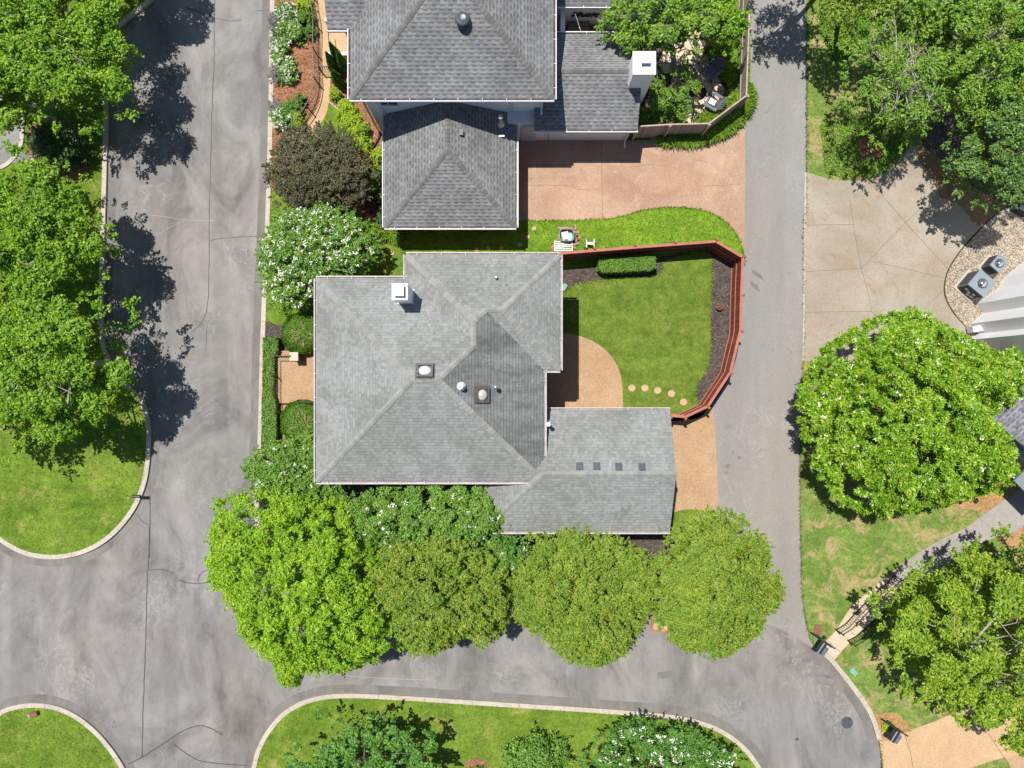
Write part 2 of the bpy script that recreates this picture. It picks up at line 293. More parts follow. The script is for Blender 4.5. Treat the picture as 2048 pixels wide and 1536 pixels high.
class MB:
    """collects simple shapes given in world metres; build() links them as one mesh object"""
    def __init__(s): s.v = []; s.f = []; s.mi = []; s.uv = []; s.cur = 0
    def mat(s, i): s.cur = i; return s
    def face(s, pts, uv=None):
        b = len(s.v); s.v += [tuple(p) for p in pts]; s.f.append(list(range(b, b + len(pts)))); s.mi.append(s.cur)
        if uv is None:
            p0 = Vector(pts[0]); n = geometry.normal([Vector(p) for p in pts]) if len(pts) > 2 else Vector((0, 0, 1))
            if abs(n.z) > .7: uv = [(p[0], p[1]) for p in pts]
            else:
                t = Vector((-n.y, n.x, 0)); t = t.normalized() if t.length > 1e-6 else Vector((1, 0, 0))
                uv = [(Vector(p).dot(t), p[2]) for p in pts]
        s.uv.append(uv)
    def box(s, c, size, rz=0.0, tilt=0.0, taper=1.0, frame=None):
        hx, hy, hz = size[0] / 2, size[1] / 2, size[2] / 2
        m = frame if frame is not None else Matrix.Rotation(rz, 3, 'Z') @ Matrix.Rotation(tilt, 3, 'X')
        c = Vector(c); P = []
        for sz in (-1, 1):
            k = taper if sz > 0 else 1
            for sx, sy in ((-1, -1), (1, -1), (1, 1), (-1, 1)):
                P.append(c + m @ Vector((sx * hx * k, sy * hy * k, sz * hz)))
        for q in ((3, 2, 1, 0), (4, 5, 6, 7), (0, 1, 5, 4), (1, 2, 6, 5), (2, 3, 7, 6), (3, 0, 4, 7)): s.face([P[i] for i in q])
        return s
    def bar(s, a, b, wd, ht=None):
        a = Vector(a); b = Vector(b); d = b - a; l = d.length
        if l < 1e-5: return s
        x = d / l; up = Vector((0, 0, 1)) if abs(x.z) < .95 else Vector((0, 1, 0))
        y = up.cross(x).normalized(); z = x.cross(y)
        fr = Matrix((x, y, z)).transposed()
        return s.box((a + b) / 2, (l, wd, ht or wd), frame=fr)
    def tube(s, pts, radii, n=6, cap=True):
        rings = []; up = Vector((0, 0, 1))
        for i, p in enumerate(pts):
            p = Vector(p); d = (Vector(pts[min(i + 1, len(pts) - 1)]) - Vector(pts[max(i - 1, 0)])).normalized()
            a = d.cross(Vector((1, 0.1, 0))); a = a.normalized() if a.length > .1 else d.cross(Vector((0, 1, 0))).normalized(); b = d.cross(a)
            rings.append([p + (a * math.cos(2 * math.pi * k / n) + b * math.sin(2 * math.pi * k / n)) * radii[i] for k in range(n)])
        for i in range(len(rings) - 1):
            for k in range(n):
                s.face([rings[i][k], rings[i][(k + 1) % n], rings[i + 1][(k + 1) % n], rings[i + 1][k]])
        if cap: s.face(rings[0][::-1]); s.face(rings[-1])
        return s
    def lathe(s, c, prof, n=20, sx=1.0, sy=1.0, rz=0.0):
        c = Vector(c); rings = []
        for r, z in prof:
            rings.append([c + Matrix.Rotation(rz, 3, 'Z') @ Vector((math.cos(2 * math.pi * k / n) * r * sx, math.sin(2 * math.pi * k / n) * r * sy, z)) for k in range(n)])
        for i in range(len(rings) - 1):
            for k in range(n): s.face([rings[i][k], rings[i][(k + 1) % n], rings[i + 1][(k + 1) % n], rings[i + 1][k]])
        s.face(rings[0][::-1]); s.face(rings[-1]); return s
    def build(s, name, mats, parent=None, smooth=False, bevel=0):
        me = bpy.data.meshes.new(name); me.from_pydata(s.v, [], s.f)
        for m in (mats if isinstance(mats, (list, tuple)) else [mats]): me.materials.append(m)
        me.polygons.foreach_set('material_index', s.mi)
        ul = me.uv_layers.new(name='UVMap'); flat = [c for f in s.uv for p in f for c in p]
        ul.data.foreach_set('uv', flat)
        bm = bmesh.new(); bm.from_mesh(me)
        bmesh.ops.remove_doubles(bm, verts=bm.verts, dist=1e-5) if smooth or bevel else None
        if bevel: bmesh.ops.bevel(bm, geom=[e for e in bm.edges if len(e.link_faces) == 2 and e.calc_face_angle(0) > .6], offset=bevel, segments=2, affect='EDGES', profile=.6)
        if smooth:
            for f in bm.faces: f.smooth = True
        bm.to_mesh(me); bm.free()
        if smooth: me.set_sharp_from_angle(angle=R(40))
        me.update(); return link(name, me, parent)

def spline(pts, closed=True, k=6):
    """Catmull-Rom through (x, y) points; a third element marks a sharp corner"""
    n = len(pts); out = []
    P = [Vector((p[0], p[1])) for p in pts]; sh = [len(p) > 2 for p in pts]
    for i in range(n if closed else n - 1):
        a, b = P[i], P[(i + 1) % n]
        pm = P[(i - 1) % n] if closed or i > 0 else a; pn = P[(i + 2) % n] if closed or i + 2 < n else b
        t0 = (b - a) if sh[i] else (b - pm) * .5; t1 = (b - a) if sh[(i + 1) % n] else (pn - a) * .5
        for j in range(k):
            u = j / k; u2, u3 = u * u, u * u * u
            out.append(a * (2 * u3 - 3 * u2 + 1) + t0 * (u3 - 2 * u2 + u) + b * (-2 * u3 + 3 * u2) + t1 * (u3 - u2))
    if not closed: out.append(P[-1])
    return out
def slab(name, pts, z, mat, depth=.12, smooth=True, kind='structure', parent=None, label=None, jit=0.0, raw=False):
    q = spline(pts) if smooth else [Vector(p[:2]) for p in pts]
    rnd = random.Random(len(pts) * 7 + int(z * 1000))
    if jit: q = [p + Vector((rnd.uniform(-jit, jit), rnd.uniform(-jit, jit))) for p in q]
    P = [Vector((p.x, p.y, z)) if raw else W(p.x, p.y) + Vector((0, 0, z)) for p in q]
    ar = sum(P[i].x * P[(i + 1) % len(P)].y - P[(i + 1) % len(P)].x * P[i].y for i in range(len(P)))
    if ar < 0: P.reverse()
    tris = geometry.tessellate_polygon([P])
    v = [tuple(p) for p in P] + [(p.x, p.y, z - depth) for p in P]; n = len(P)
    f = [tuple(t) for t in tris]
    f = [t if (P[t[1]] - P[t[0]]).cross(P[t[2]] - P[t[0]]).z > 0 else t[::-1] for t in f]
    f += [(i + n, (i + 1) % n + n, (i + 1) % n, i) for i in range(n)]
    me = bpy.data.meshes.new(name); me.from_pydata(v, [], f); me.materials.append(mat)
    ul = me.uv_layers.new(name='UVMap')
    for l in me.loops: ul.data[l.index].uv = (v[l.vertex_index][0], v[l.vertex_index][1])
    me.update(); o = link(name, me, parent)
    if kind and parent is None: o['kind'] = kind
    if label: o['label'] = label
    o['_poly'] = 0; del o['_poly']
    POLY[o.name] = np.array([(p.x, p.y) for p in P]); return o
POLY = {}
def ribbon_mb(mb, pts, wd, z0, z1, px=True, closed=False, k=6, jit=0.0, rnd=None, smooth=True, side=0.0):
    q = spline(pts, closed, k) if smooth else [Vector(p[:2]) for p in pts]
    P = [(W(p.x, p.y).to_2d() if px else p.copy()) for p in q]
    if jit: P = [p + Vector((rnd.uniform(-jit, jit), rnd.uniform(-jit, jit))) for p in P]
    n = len(P); Lf = []; Rt = []
    for i in range(n):
        a = P[(i - 1) % n] if closed or i else P[0]; b = P[(i + 1) % n] if closed or i < n - 1 else P[-1]
        d = (b - a).normalized(); nn = Vector((-d.y, d.x))
        Lf.append(P[i] + nn * (wd / 2 + side)); Rt.append(P[i] - nn * (wd / 2 - side))
    acc = 0
    for i in range(n if closed else n - 1):
        j = (i + 1) % n; l = (P[j] - P[i]).length
        a, b, c, d = Lf[i], Rt[i], Rt[j], Lf[j]
        T = lambda p, z: (p.x, p.y, z)
        mb.face([T(a, z1), T(b, z1), T(c, z1), T(d, z1)], [(acc, 0), (acc, wd), (acc + l, wd), (acc + l, 0)])
        if z1 - z0 > .01:
            mb.face([T(b, z1), T(b, z0), T(c, z0), T(c, z1)], [(acc, 0), (acc, z1 - z0), (acc + l, z1 - z0), (acc + l, 0)])
            mb.face([T(d, z1), T(d, z0), T(a, z0), T(a, z1)], [(acc + l, 0), (acc + l, z1 - z0), (acc, z1 - z0), (acc, 0)])
        acc += l
    return mb
def ribbon(name, pts, wd, z0, z1, mat, kind='structure', parent=None, **kw):
    o = ribbon_mb(MB(), pts, wd, z0, z1, **kw).build(name, mat, parent)
    if kind and parent is None: o['kind'] = kind
    return o

def quads(name, V, mat, parent=None, nper=4):
    """V: (n*nper, 3) array of corner positions, one loose polygon for each nper rows"""
    n = len(V) // nper; me = bpy.data.meshes.new(name)
    me.vertices.add(n * nper); me.vertices.foreach_set('co', V.astype(np.float32).ravel())
    me.loops.add(n * nper); me.loops.foreach_set('vertex_index', np.arange(n * nper, dtype=np.int32))
    me.polygons.add(n); me.polygons.foreach_set('loop_start', np.arange(0, n * nper, nper, dtype=np.int32))
    try: me.polygons.foreach_set('loop_total', np.full(n, nper, dtype=np.int32))
    except Exception: pass
    me.materials.append(mat); me.update(calc_edges=True); return link(name, me, parent)
def unit(a): return a / np.maximum(np.linalg.norm(a, axis=1, keepdims=True), 1e-9)
def leaf_quads(rg, P, Nn, L_, Wd, along=None):
    n = len(P); Nn = unit(Nn)
    t = along if along is not None else rg.normal(size=(n, 3))
    t = unit(t - Nn * np.sum(t * Nn, axis=1, keepdims=True)); b = np.cross(Nn, t)
    l = (L_ * rg.uniform(.65, 1.3, (n, 1))) / 2; w_ = (Wd * rg.uniform(.7, 1.2, (n, 1))) / 2
    sag = Nn * l * .35
    V = np.empty((n, 4, 3)); V[:, 0] = P - t * l - sag; V[:, 1] = P + b * w_; V[:, 2] = P + t * l - sag; V[:, 3] = P - b * w_
    return V.reshape(-1, 3)
def whorls(rg, P, Nn, k, L_, Wd):
    n = len(P); Nn = unit(Nn); r = unit(np.cross(Nn, rg.normal(size=(n, 3)))); q = np.cross(Nn, r); out = []
    for i in range(k):
        a = 2 * math.pi * i / k + rg.uniform(-.3, .3, (n, 1)); el = rg.uniform(.05, .6, (n, 1))
        d = (r * np.cos(a) + q * np.sin(a)) * np.cos(el) + Nn * np.sin(el)
        nn = Nn * np.cos(el) - (r * np.cos(a) + q * np.sin(a)) * np.sin(el)
        out.append(leaf_quads(rg, P + d * L_ * .55, nn + rg.normal(size=(n, 3)) * .15, L_, Wd, d))
    return np.concatenate(out)
def pt_in(poly, X, Y):
    ins = np.zeros(len(X), bool); n = len(poly)
    for i in range(n):
        x0, y0 = poly[i]; x1, y1 = poly[(i + 1) % n]
        c = ((y0 > Y) != (y1 > Y)) & (X < (x1 - x0) * (Y - y0) / ((y1 - y0) or 1e-9) + x0); ins ^= c
    return ins
def turf(name, poly, z, dens, mat, exclude=(), seed=1, size=.07, frame=True):
    rg = np.random.default_rng(seed); mn, mx = poly.min(0), poly.max(0)
    if frame: mn = np.maximum(mn, (-29, -22)); mx = np.minimum(mx, (29, 22))
    n = int((mx[0] - mn[0]) * (mx[1] - mn[1]) * dens); X = rg.uniform(mn[0], mx[0], n); Y = rg.uniform(mn[1], mx[1], n)
    k = pt_in(poly, X, Y)
    for e in exclude: k &= ~pt_in(e, X, Y)
    X, Y = X[k], Y[k]; n = len(X); P = np.stack([X, Y, np.full(n, z)], 1)
    a = rg.uniform(0, 2 * math.pi, n); lean = rg.uniform(.2, 1.1, n); h = size * rg.uniform(.5, 1.3, n)
    d = np.stack([np.cos(a) * np.sin(lean), np.sin(a) * np.sin(lean), np.cos(lean)], 1); s_ = np.stack([-np.sin(a), np.cos(a), np.zeros(n)], 1)
    V = np.empty((n, 3, 3)); V[:, 0] = P - s_ * h[:, None] * .28; V[:, 1] = P + s_ * h[:, None] * .28; V[:, 2] = P + d * h[:, None]
    o = quads(name, V.reshape(-1, 3), mat, nper=3); o['kind'] = 'stuff'; return o
def ang_mod(rg, amp, nl=5):
    ks = rg.integers(2, 9, nl); ph = rg.uniform(0, 2 * math.pi, nl); am = rg.uniform(.4, 1, nl); am = am / am.sum() * amp
    return lambda a: 1 + sum(am[i] * np.cos(ks[i] * a + ph[i]) for i in range(nl))

def outline_mod(pts, px, py, zc, rad):
    """radius against angle, as a share of rad, of a crown whose real outline at height zc is given"""
    q = spline(pts, True, 5); o = W(px, py, zc); P = [W(p.x, p.y, zc) - o for p in q]
    a = np.array([math.atan2(p.y, p.x) for p in P]); d = np.array([p.length for p in P]) / rad; k = np.argsort(a); a, d = a[k], d[k]
    a = np.concatenate([a - 2 * math.pi, a, a + 2 * math.pi]); d = np.concatenate([d, d, d])
    return lambda x: np.interp((np.asarray(x) + math.pi) % (2 * math.pi) - math.pi, a, d)
def crown(rg, c, r, nclump, rc, nleaf, L_, Wd, style='leaf', amp=.22, flat=.6, skirt=.35, side=.0, dense=1.0, upb=.5, lobes=0, fill=.16, spray=1.6, zlo=.74, shape=None):
    """clump centres spread over a dome of radii r about c (on boughs of their own when lobes is set); leaves on the shells of the clumps"""
    mod = shape or ang_mod(rg, amp); k = int(nclump)
    def darts(k, amp_on=True):
        C = []; tries = 0; dmin = 1.35 * math.sqrt(1 / k)
        while len(C) < k and tries < k * 60:
            tries += 1; a = rg.uniform(0, 2 * math.pi); q = math.sqrt(rg.uniform(0, 1)); m = float(mod(a)) if amp_on else 1.0
            u = np.array([math.cos(a) * q * m, math.sin(a) * q * m])
            if all((u[0] - e[0]) ** 2 + (u[1] - e[1]) ** 2 > dmin ** 2 * (1 - tries / (k * 60)) for e in C): C.append((u[0], u[1], q))
        return C
    cc = []
    if lobes:
        rho = 1.0 / math.sqrt(lobes) * .92
        for x, y, q in darts(lobes):
            zt = math.sqrt(max(0, 1 - q * q * .85)) * rg.uniform(.62, 1.12) + rg.uniform(-.12, .1); x *= .95; y *= .95; el = rg.uniform(0, 3.14); st = rg.uniform(1.0, 1.3)
            for u, v, w_ in darts(max(int(nclump / lobes), 3), False):
                uu = (u * math.cos(el) - v * math.sin(el)) * st; vv = (u * math.sin(el) + v * math.cos(el)) / st
                cc.append((c[0] + (x + uu * rho * .8) * r[0], c[1] + (y + vv * rho * .8) * r[1], c[2] + zt * r[2] - w_ * w_ * rho * r[0] * .62 + rg.uniform(-.12, .12)))
    else:
        for x, y, q in darts(k):
            z = math.sqrt(max(0, 1 - q * q)); z = z * rg.uniform(zlo, 1.05) + rg.uniform(-.08, .08)
            cc.append((c[0] + x * r[0], c[1] + y * r[1], c[2] + z * r[2]))
            if q > .55 and rg.uniform() < skirt: cc.append((c[0] + x * r[0] * .9, c[1] + y * r[1] * .9, c[2] + z * r[2] - rc * 1.3))
    cc = np.array(cc); n = len(cc)
    sz = rc * rg.uniform(.6, 1.2, n); per = (nleaf * (sz / rc) ** 2).astype(int)
    idx = np.repeat(np.arange(n), per); m = len(idx)
    d = unit(rg.normal(size=(m, 3))); d[:, 2] = np.where(d[:, 2] < -.25, -d[:, 2], d[:, 2]); d = unit(d)
    bump = 1 + .28 * np.sin(d[:, :1] * 7 + idx[:, None] * 1.7) * np.cos(d[:, 1:2] * 6 + idx[:, None] * .9)
    rad = sz[idx][:, None] * bump * rg.uniform(.5, 1.0, (m, 1)) ** .6
    P = cc[idx] + d * rad * np.array([1, 1, flat])
    Nn = d * .6 + np.array([0, 0, upb + .2]) + rg.normal(size=(m, 3)) * .38
    if fill:                       # the thin foliage of the lower boughs, seen between the upper ones
        m2 = int(m * fill); a = rg.uniform(0, 6.283, m2); q = np.sqrt(rg.uniform(0, 1, m2)) * .8; md = mod(a)
        P2 = np.stack([c[0] + np.cos(a) * q * md * r[0], c[1] + np.sin(a) * q * md * r[1], c[2] - .5 + rg.uniform(-.5, .5, m2) * r[2] * .6], 1)
        P = np.concatenate([P, P2]); Nn = np.concatenate([Nn, rg.normal(size=(m2, 3)) * .5 + np.array([0, 0, 1])])
    if spray:                                # young shoots standing out of the rim and the top
        ns = int(len(cc) * spray); a = rg.uniform(0, 6.283, ns); md = mod(a); q = np.where(rg.uniform(0, 1, ns) < .6, 1.0, np.sqrt(rg.uniform(0, 1, ns)) * .85)
        zz = c[2] + np.sqrt(np.maximum(0, 1 - q * q)) * r[2] * .95; rr = q + rc * .35 / max(r[0], .1) * (q > .9)
        O = np.stack([c[0] + np.cos(a) * rr * md * r[0], c[1] + np.sin(a) * rr * md * r[1], zz + rc * flat * .6 * (q < .9)], 1)
        D = np.stack([np.cos(a), np.sin(a), rg.uniform(-.1, .5, ns)], 1) + rg.normal(size=(ns, 3)) * .45; D = unit(D)
        kk = 26 if style == 'leaf' else 6; u = rg.uniform(0, 1, (ns * kk, 1)); i2 = np.repeat(np.arange(ns), kk); ln = rc * rg.uniform(.7, 1.3, (ns, 1))[i2]
        P3 = O[i2] + D[i2] * ln * u + rg.normal(size=(ns * kk, 3)) * rc * .16 * (1.15 - u)
        P = np.concatenate([P, P3]); Nn = np.concatenate([Nn, rg.normal(size=(ns * kk, 3)) * .45 + np.array([0, 0, 1])])
    V = leaf_quads(rg, P, Nn, L_, Wd) if style == 'leaf' else whorls(rg, P, Nn, 6, L_, Wd)
    return V, cc, sz
def blossoms(rg, cc, sz, n, size, parent, mat, flat=.6, name='blossoms', off=1.02, zone=None, label=None):
    i = rg.integers(0, len(cc), n * 3); d = unit(rg.normal(size=(n * 3, 3))); d[:, 2] = np.abs(d[:, 2]) + .25; d = unit(d)
    P = cc[i] + d * sz[i][:, None] * off * np.array([1, 1, flat])
    if zone is not None: P = P[zone(P)]
    P = P[:n]; n = len(P); k = 9; q = np.repeat(P, k, 0) + rg.normal(size=(n * k, 3)) * size * .33 * np.array([1, 1, .7])
    V = leaf_quads(rg, q, rg.normal(size=(n * k, 3)) * .6 + np.array([0, 0, 1]), size * .55, size * .45)
    return quads(name, V, mat, parent)
def trunk(rg, base, top, r, cc, parent, mat, nb=9, twigs=0, lift=0.0, twr=.02, name='trunk', sz=None):
    mb = MB(); base = Vector(base); top = Vector(top); mid = base.lerp(top, .5) + Vector((rg.uniform(-.15, .15), rg.uniform(-.15, .15), 0))
    mb.tube([base, base + (mid - base) * .15, mid, top], [r * 1.5, r * 1.05, r * .85, r * .5], 8)
    order = rg.permutation(len(cc))
    for j, i in enumerate(order[:nb + twigs]):
        e = Vector(cc[i]); thin = j >= nb
        s = base.lerp(top, rg.uniform(.45, .95)) if not thin else Vector(cc[order[j % max(nb, 1)]]).lerp(top, rg.uniform(.2, .7))
        if thin: e = e + Vector((rg.uniform(-.4, .4), rg.uniform(-.4, .4), lift))
        m1 = s.lerp(e, .4) + Vector((rg.uniform(-.2, .2), rg.uniform(-.2, .2), -.1 if not thin else .15)); m2 = s.lerp(e, .75) + Vector((rg.uniform(-.15, .15), rg.uniform(-.15, .15), .05))
        q = twr if thin else r * .4
        mb.tube([s, m1, m2, e], [q, q * .75, q * .5, q * .2], 5)
        if thin:
            for _ in range(4):
                a = m1.lerp(e, rg.uniform(.1, .9)); b = a + Vector((rg.normal() * .35, rg.normal() * .35, rg.uniform(0, .25))); mb.tube([a, a.lerp(b, .5) + Vector((.03, .02, .03)), b], [q * .5, q * .35, q * .12], 4)
    return mb.build(name, mat, parent)
def tree(name, label, px, py, zc, rpx, rz, leafmat, nclump=45, rc=.75, nleaf=420, L_=.16, Wd=.11, style='leaf', amp=.22, tr=.16, group=None, cat='tree',
         bl=0, blsize=.16, blmat='blossom', bark='bark', twigs=0, lift=.1, twr=.02, seed=1, skirt=.35, flat=.6, zone=None, upb=.5, trunk_off=(0, 0), extra=None, lobes=0, fill=.16, outline=None, zlo=.74, oscale=1.0):
    rg = np.random.default_rng(seed); c = W(px, py, zc); r = (M_(rpx[0], zc), M_(rpx[1], zc), rz)
    r = (max(r[0] - rc * .55, .2), max(r[1] - rc * .55, .2), rz)
    base = (c.x + trunk_off[0], c.y + trunk_off[1], .08); shape = None
    if outline:
        rr = sum((W(p[0], p[1], zc) - c).length for p in outline) / len(outline); rr *= oscale; shape = outline_mod(outline, px, py, zc, rr / oscale); rr -= rc * .72; r = (rr, rr, rz)
    root = empty(name, base, label, cat, group)
    V, cc, sz = crown(rg, c, r, nclump, rc, nleaf, L_, Wd, style, amp, flat, skirt, upb=upb, lobes=lobes, fill=fill, shape=shape, zlo=zlo)
    trunk(rg, base, (c.x, c.y, c.z + rz * .45), tr, cc, root, MT[bark], 10, twigs, lift, twr)
    quads('crown', V, MT[leafmat], root)
    if bl: blossoms(rg, cc, sz, bl, blsize, root, MT[blmat], flat, zone=zone)
    if extra: blossoms(rg, cc, sz, extra[0], extra[1], root, MT[extra[2]], flat, name=extra[3])
    return root
def shrub(name, label, px, py, rpx, h, leafmat, n=2600, L_=.09, Wd=.06, group=None, cat='shrub', bl=0, blsize=.09, blmat='blossom', seed=1, nclump=9, amp=.25, style='leaf', twig=0, z0=.08):
    rg = np.random.default_rng(seed); z = h * .55; c = W(px, py, z); rx, ry = M_(rpx[0], z), M_(rpx[1], z); rc = min(rx, ry) * (.55 if nclump > 4 else .8)
    root = empty(name, (c.x, c.y, z0), label, cat, group)
    V, cc, sz = crown(rg, (c.x, c.y, h * .35), (max(rx - rc * .6, .08), max(ry - rc * .6, .08), max(h * .65 - rc * .6, .05)), nclump, rc, n // nclump, L_, Wd, style, amp, .8, .8)
    quads('foliage', V, MT[leafmat], root)
    mb = MB()
    for i in range(min(len(cc), 7)): mb.tube([(c.x, c.y, z0), Vector((c.x, c.y, z0)).lerp(Vector(cc[i]), .5) + Vector((.02, .02, .05)), cc[i]], [.025, .018, .008], 5)
    if twig:
        for i in range(twig):
            a = rg.uniform(0, 6.28); e = Vector((c.x + math.cos(a) * rx * rg.uniform(.3, .75), c.y + math.sin(a) * ry * rg.uniform(.3, .75), h * rg.uniform(.95, 1.12)))
            b = Vector((c.x, c.y, h * .8)); mb.tube([b, b.lerp(e, .5) + Vector((.03, -.03, .06)), e], [.02, .014, .006], 4)
    mb.build('stems', MT['bark_pale' if twig else 'bark'], root)
    if bl: blossoms(rg, cc, sz, bl, blsize, root, MT[blmat], .8)
    return root
def hedge(name, label, poly_px, h, leafmat, dens=900, L_=.07, seed=1, z0=.08, group=None):
    rg = np.random.default_rng(seed)
    q = [W(p[0], p[1], h) for p in poly_px]; poly = np.array([(p.x, p.y) for p in q]); cen = poly.mean(0)
    root = empty(name, (cen[0], cen[1], z0), label, 'hedge', group)
    mn, mx = poly.min(0), poly.max(0); n = int((mx[0] - mn[0]) * (mx[1] - mn[1]) * dens)
    X = rg.uniform(mn[0], mx[0], n); Y = rg.uniform(mn[1], mx[1], n); k = pt_in(poly, X, Y); X, Y = X[k], Y[k]; n = len(X)
    Z = h + .05 * np.sin(X * 9) * np.cos(Y * 8) + rg.uniform(-.09, .03, n)
    P = [np.stack([X, Y, Z], 1)]; Nn = [np.tile((0, 0, 1.), (n, 1))]
    for i in range(len(poly)):
        a, b = poly[i], poly[(i + 1) % len(poly)]; l = np.linalg.norm(b - a); m = int(l * h * dens * .7); u = rg.uniform(0, 1, m)
        d = (b - a) / l; nn = np.array([d[1], -d[0], 0])
        if (a[0] + b[0] - 2 * cen[0]) * nn[0] + (a[1] + b[1] - 2 * cen[1]) * nn[1] < 0: nn = -nn
        pp = np.stack([a[0] + (b[0] - a[0]) * u, a[1] + (b[1] - a[1]) * u, rg.uniform(z0, h, m)], 1) + nn * rg.uniform(-.08, .04, (m, 1))
        P.append(pp); Nn.append(np.tile(nn, (m, 1)))
    P = np.concatenate(P); Nn = np.concatenate(Nn); Nn = Nn + rg.normal(size=Nn.shape) * .45 + np.array([0, 0, .3])
    quads('foliage', leaf_quads(rg, P, Nn, L_, L_ * .7), MT[leafmat], root)
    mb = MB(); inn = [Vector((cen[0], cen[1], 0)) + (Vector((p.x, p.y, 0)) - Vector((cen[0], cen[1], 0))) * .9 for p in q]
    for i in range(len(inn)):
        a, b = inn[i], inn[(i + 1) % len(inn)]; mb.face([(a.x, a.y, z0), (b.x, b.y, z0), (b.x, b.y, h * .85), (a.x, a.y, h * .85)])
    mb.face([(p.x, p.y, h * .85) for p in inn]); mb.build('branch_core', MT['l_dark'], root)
    return root

# ================================================================== THE GROUND, ROADS, LAWNS, PATHS
slab('ground', [(-6000, -6000), (8000, -6000), (8000, 7600), (-6000, 7600)], -.06, MT['grass'], .5, smooth=False)
street = slab('street', [(-500, -400), (1000, -400), (1000, 900), (2300, 900), (2300, 2000), (-500, 2000)], 0, MT['street'], .05, smooth=False)
alley = slab('alley', [(1498, -400, 1), (1498, 190, 1), (1482, 240), (1480, 480), (1474, 650), (1452, 745), (1418, 815), (1418, 900), (1420, 1010), (1430, 1100), (1450, 1200), (1490, 1238, 1), (1560, 1258), (1634, 1300, 1),
             (1620, 1275), (1606, 1200), (1602, 1100), (1600, 900), (1607, 700), (1608, 450), (1613, 350), (1613, 0), (1613, -400, 1)], .05, MT['alley'], .12)
# kerb lines (photo pixels)
K_WEST = [(420, -400), (400, -110), (303, 0), (260, 35), (221, 74), (215, 120), (212, 300), (209, 420), (205, 560), (203, 620), (208, 690), (228, 740), (256, 772), (284, 803), (296, 835), (299, 870), (297, 920), (291, 960), (279, 995), (262, 1026), (234, 1060), (200, 1087), (160, 1105), (110, 1113), (60, 1107), (20, 1089), (-10, 1066), (-70, 1010), (-160, 900)]
K_SW = [(-160, 1560), (-90, 1480), (0, 1426), (34, 1413), (72, 1409), (112, 1414), (152, 1431), (192, 1462), (226, 1502), (250, 1542), (268, 1600), (270, 1800)]
K_SOUTH = [(480, 1800), (500, 1600), (508, 1540), (520, 1495), (543, 1455), (576, 1421), (622, 1399), (685, 1390), (800, 1394), (1000, 1407), (1200, 1420), (1340, 1432), (1415, 1449), (1468, 1478), (1503, 1514), (1528, 1560), (1560, 1660), (1600, 1900)]
K_EASTSTREET = [(549, -400), (547, -60), (545, 60), (543, 200), (540, 330), (537, 420), (533, 520), (529, 620), (526, 700), (524, 780), (522, 860), (519, 940), (515, 1000), (517, 1050), (530, 1105), (565, 1148), (640, 1172), (760, 1176)]
K_SE = [(1636, 1296), (1662, 1320), (1698, 1364), (1732, 1412), (1748, 1446), (1757, 1478)]
lw = slab('lawn', K_WEST + [(-900, 900), (-900, -400)], .10, MT['grass'], .2)
lsw = slab('lawn', K_SW + [(-900, 1800), (-900, 1560)], .10, MT['grass'], .2)
ls = slab('lawn', K_SOUTH + [(1000, 2100)], .10, MT['grass'], .2)
lc = slab('lawn', [(549, -400, 1), (545, 60), (541, 250), (537, 420), (529, 620), (524, 780), (520, 940), (515, 1000), (517, 1050), (530, 1105), (565, 1148), (640, 1172), (800, 1178), (1010, 1180), (1200, 1190), (1290, 1212), (1303, 1232), (1303, 1256), (1322, 1262), (1420, 1254), (1490, 1238, 1),
      (1455, 1200), (1432, 1100), (1428, 1010, 1), (1428, 900), (1422, 815), (1458, 742), (1476, 660), (1484, 560), (1486, 400), (1487, 240), (1499, 190), (1499, -400, 1)], .085, MT['grass'], .2)
le = slab('lawn', [(1612, -400, 1), (1612, 350), (1607, 450), (1606, 700), (1599, 900), (1601, 1100), (1605, 1200), (1619, 1274), (1636, 1296), (1662, 1320), (1698, 1364), (1732, 1412), (1748, 1446), (1757, 1478), (1764, 1540), (1780, 1800, 1), (3200, 1800, 1), (3200, -400, 1)], .085, MT['grass_dry'], .2)
for kn, mlab in ((K_WEST, 0), (K_SW, 0), (K_SOUTH, 0), (K_EASTSTREET, 0), (K_SE, 0)):
    ribbon('kerb', kn, .235, -.02, .125, MT['kerb'])
ribbon('kerb', [(1609.5, 346), (1608, 450), (1606.5, 600), (1604.5, 722)], .10, 0, .106, MT['kerb'])
# the gutter bands and sealed cracks belong to the street
rnd = random.Random(5)
kj = MB()
for kn in (K_WEST, K_SW, K_SOUTH, K_EASTSTREET, K_SE):
    q = [W(p.x, p.y).to_2d() for p in spline(kn, False, 8)]; acc = 0; nxt = 1.0
    for a_, b_ in zip(q[:-1], q[1:]):
        l_ = (b_ - a_).length
        while nxt < acc + l_:
            c_ = a_.lerp(b_, (nxt - acc) / l_); kj.box((c_.x, c_.y, .124), (.018, .24, .006), math.atan2(b_.y - a_.y, b_.x - a_.x)); nxt += 2.4 + rnd.uniform(-.1, .1)
        acc += l_
kj.build('kerb_joint', MT['joint'])['kind'] = 'structure'
gm = MB()
for kn, sd in ((K_WEST[3:], .33), (K_SW, .33), (K_SOUTH, .34), (K_EASTSTREET, -.36), (K_SE, -.36)):
    ribbon_mb(gm, kn, .42, 0, .004, side=sd, rnd=rnd, jit=.012)
gm.build('gutter_band', MT['street2'], street)
cr = MB()
def crack(pts, wd=.035, z=.009): ribbon_mb(cr, pts, wd, 0, z, k=8, jit=.014, rnd=rnd)
crack([(430, -20), (429, 40), (428, 130), (425, 200), (422, 300), (419, 420), (418, 540), (416, 600), (407, 640), (386, 662)], .04)
crack([(300, 990), (300, 1050), (297, 1116), (294, 1180), (291, 1300), (287, 1400), (284, 1515)], .045)
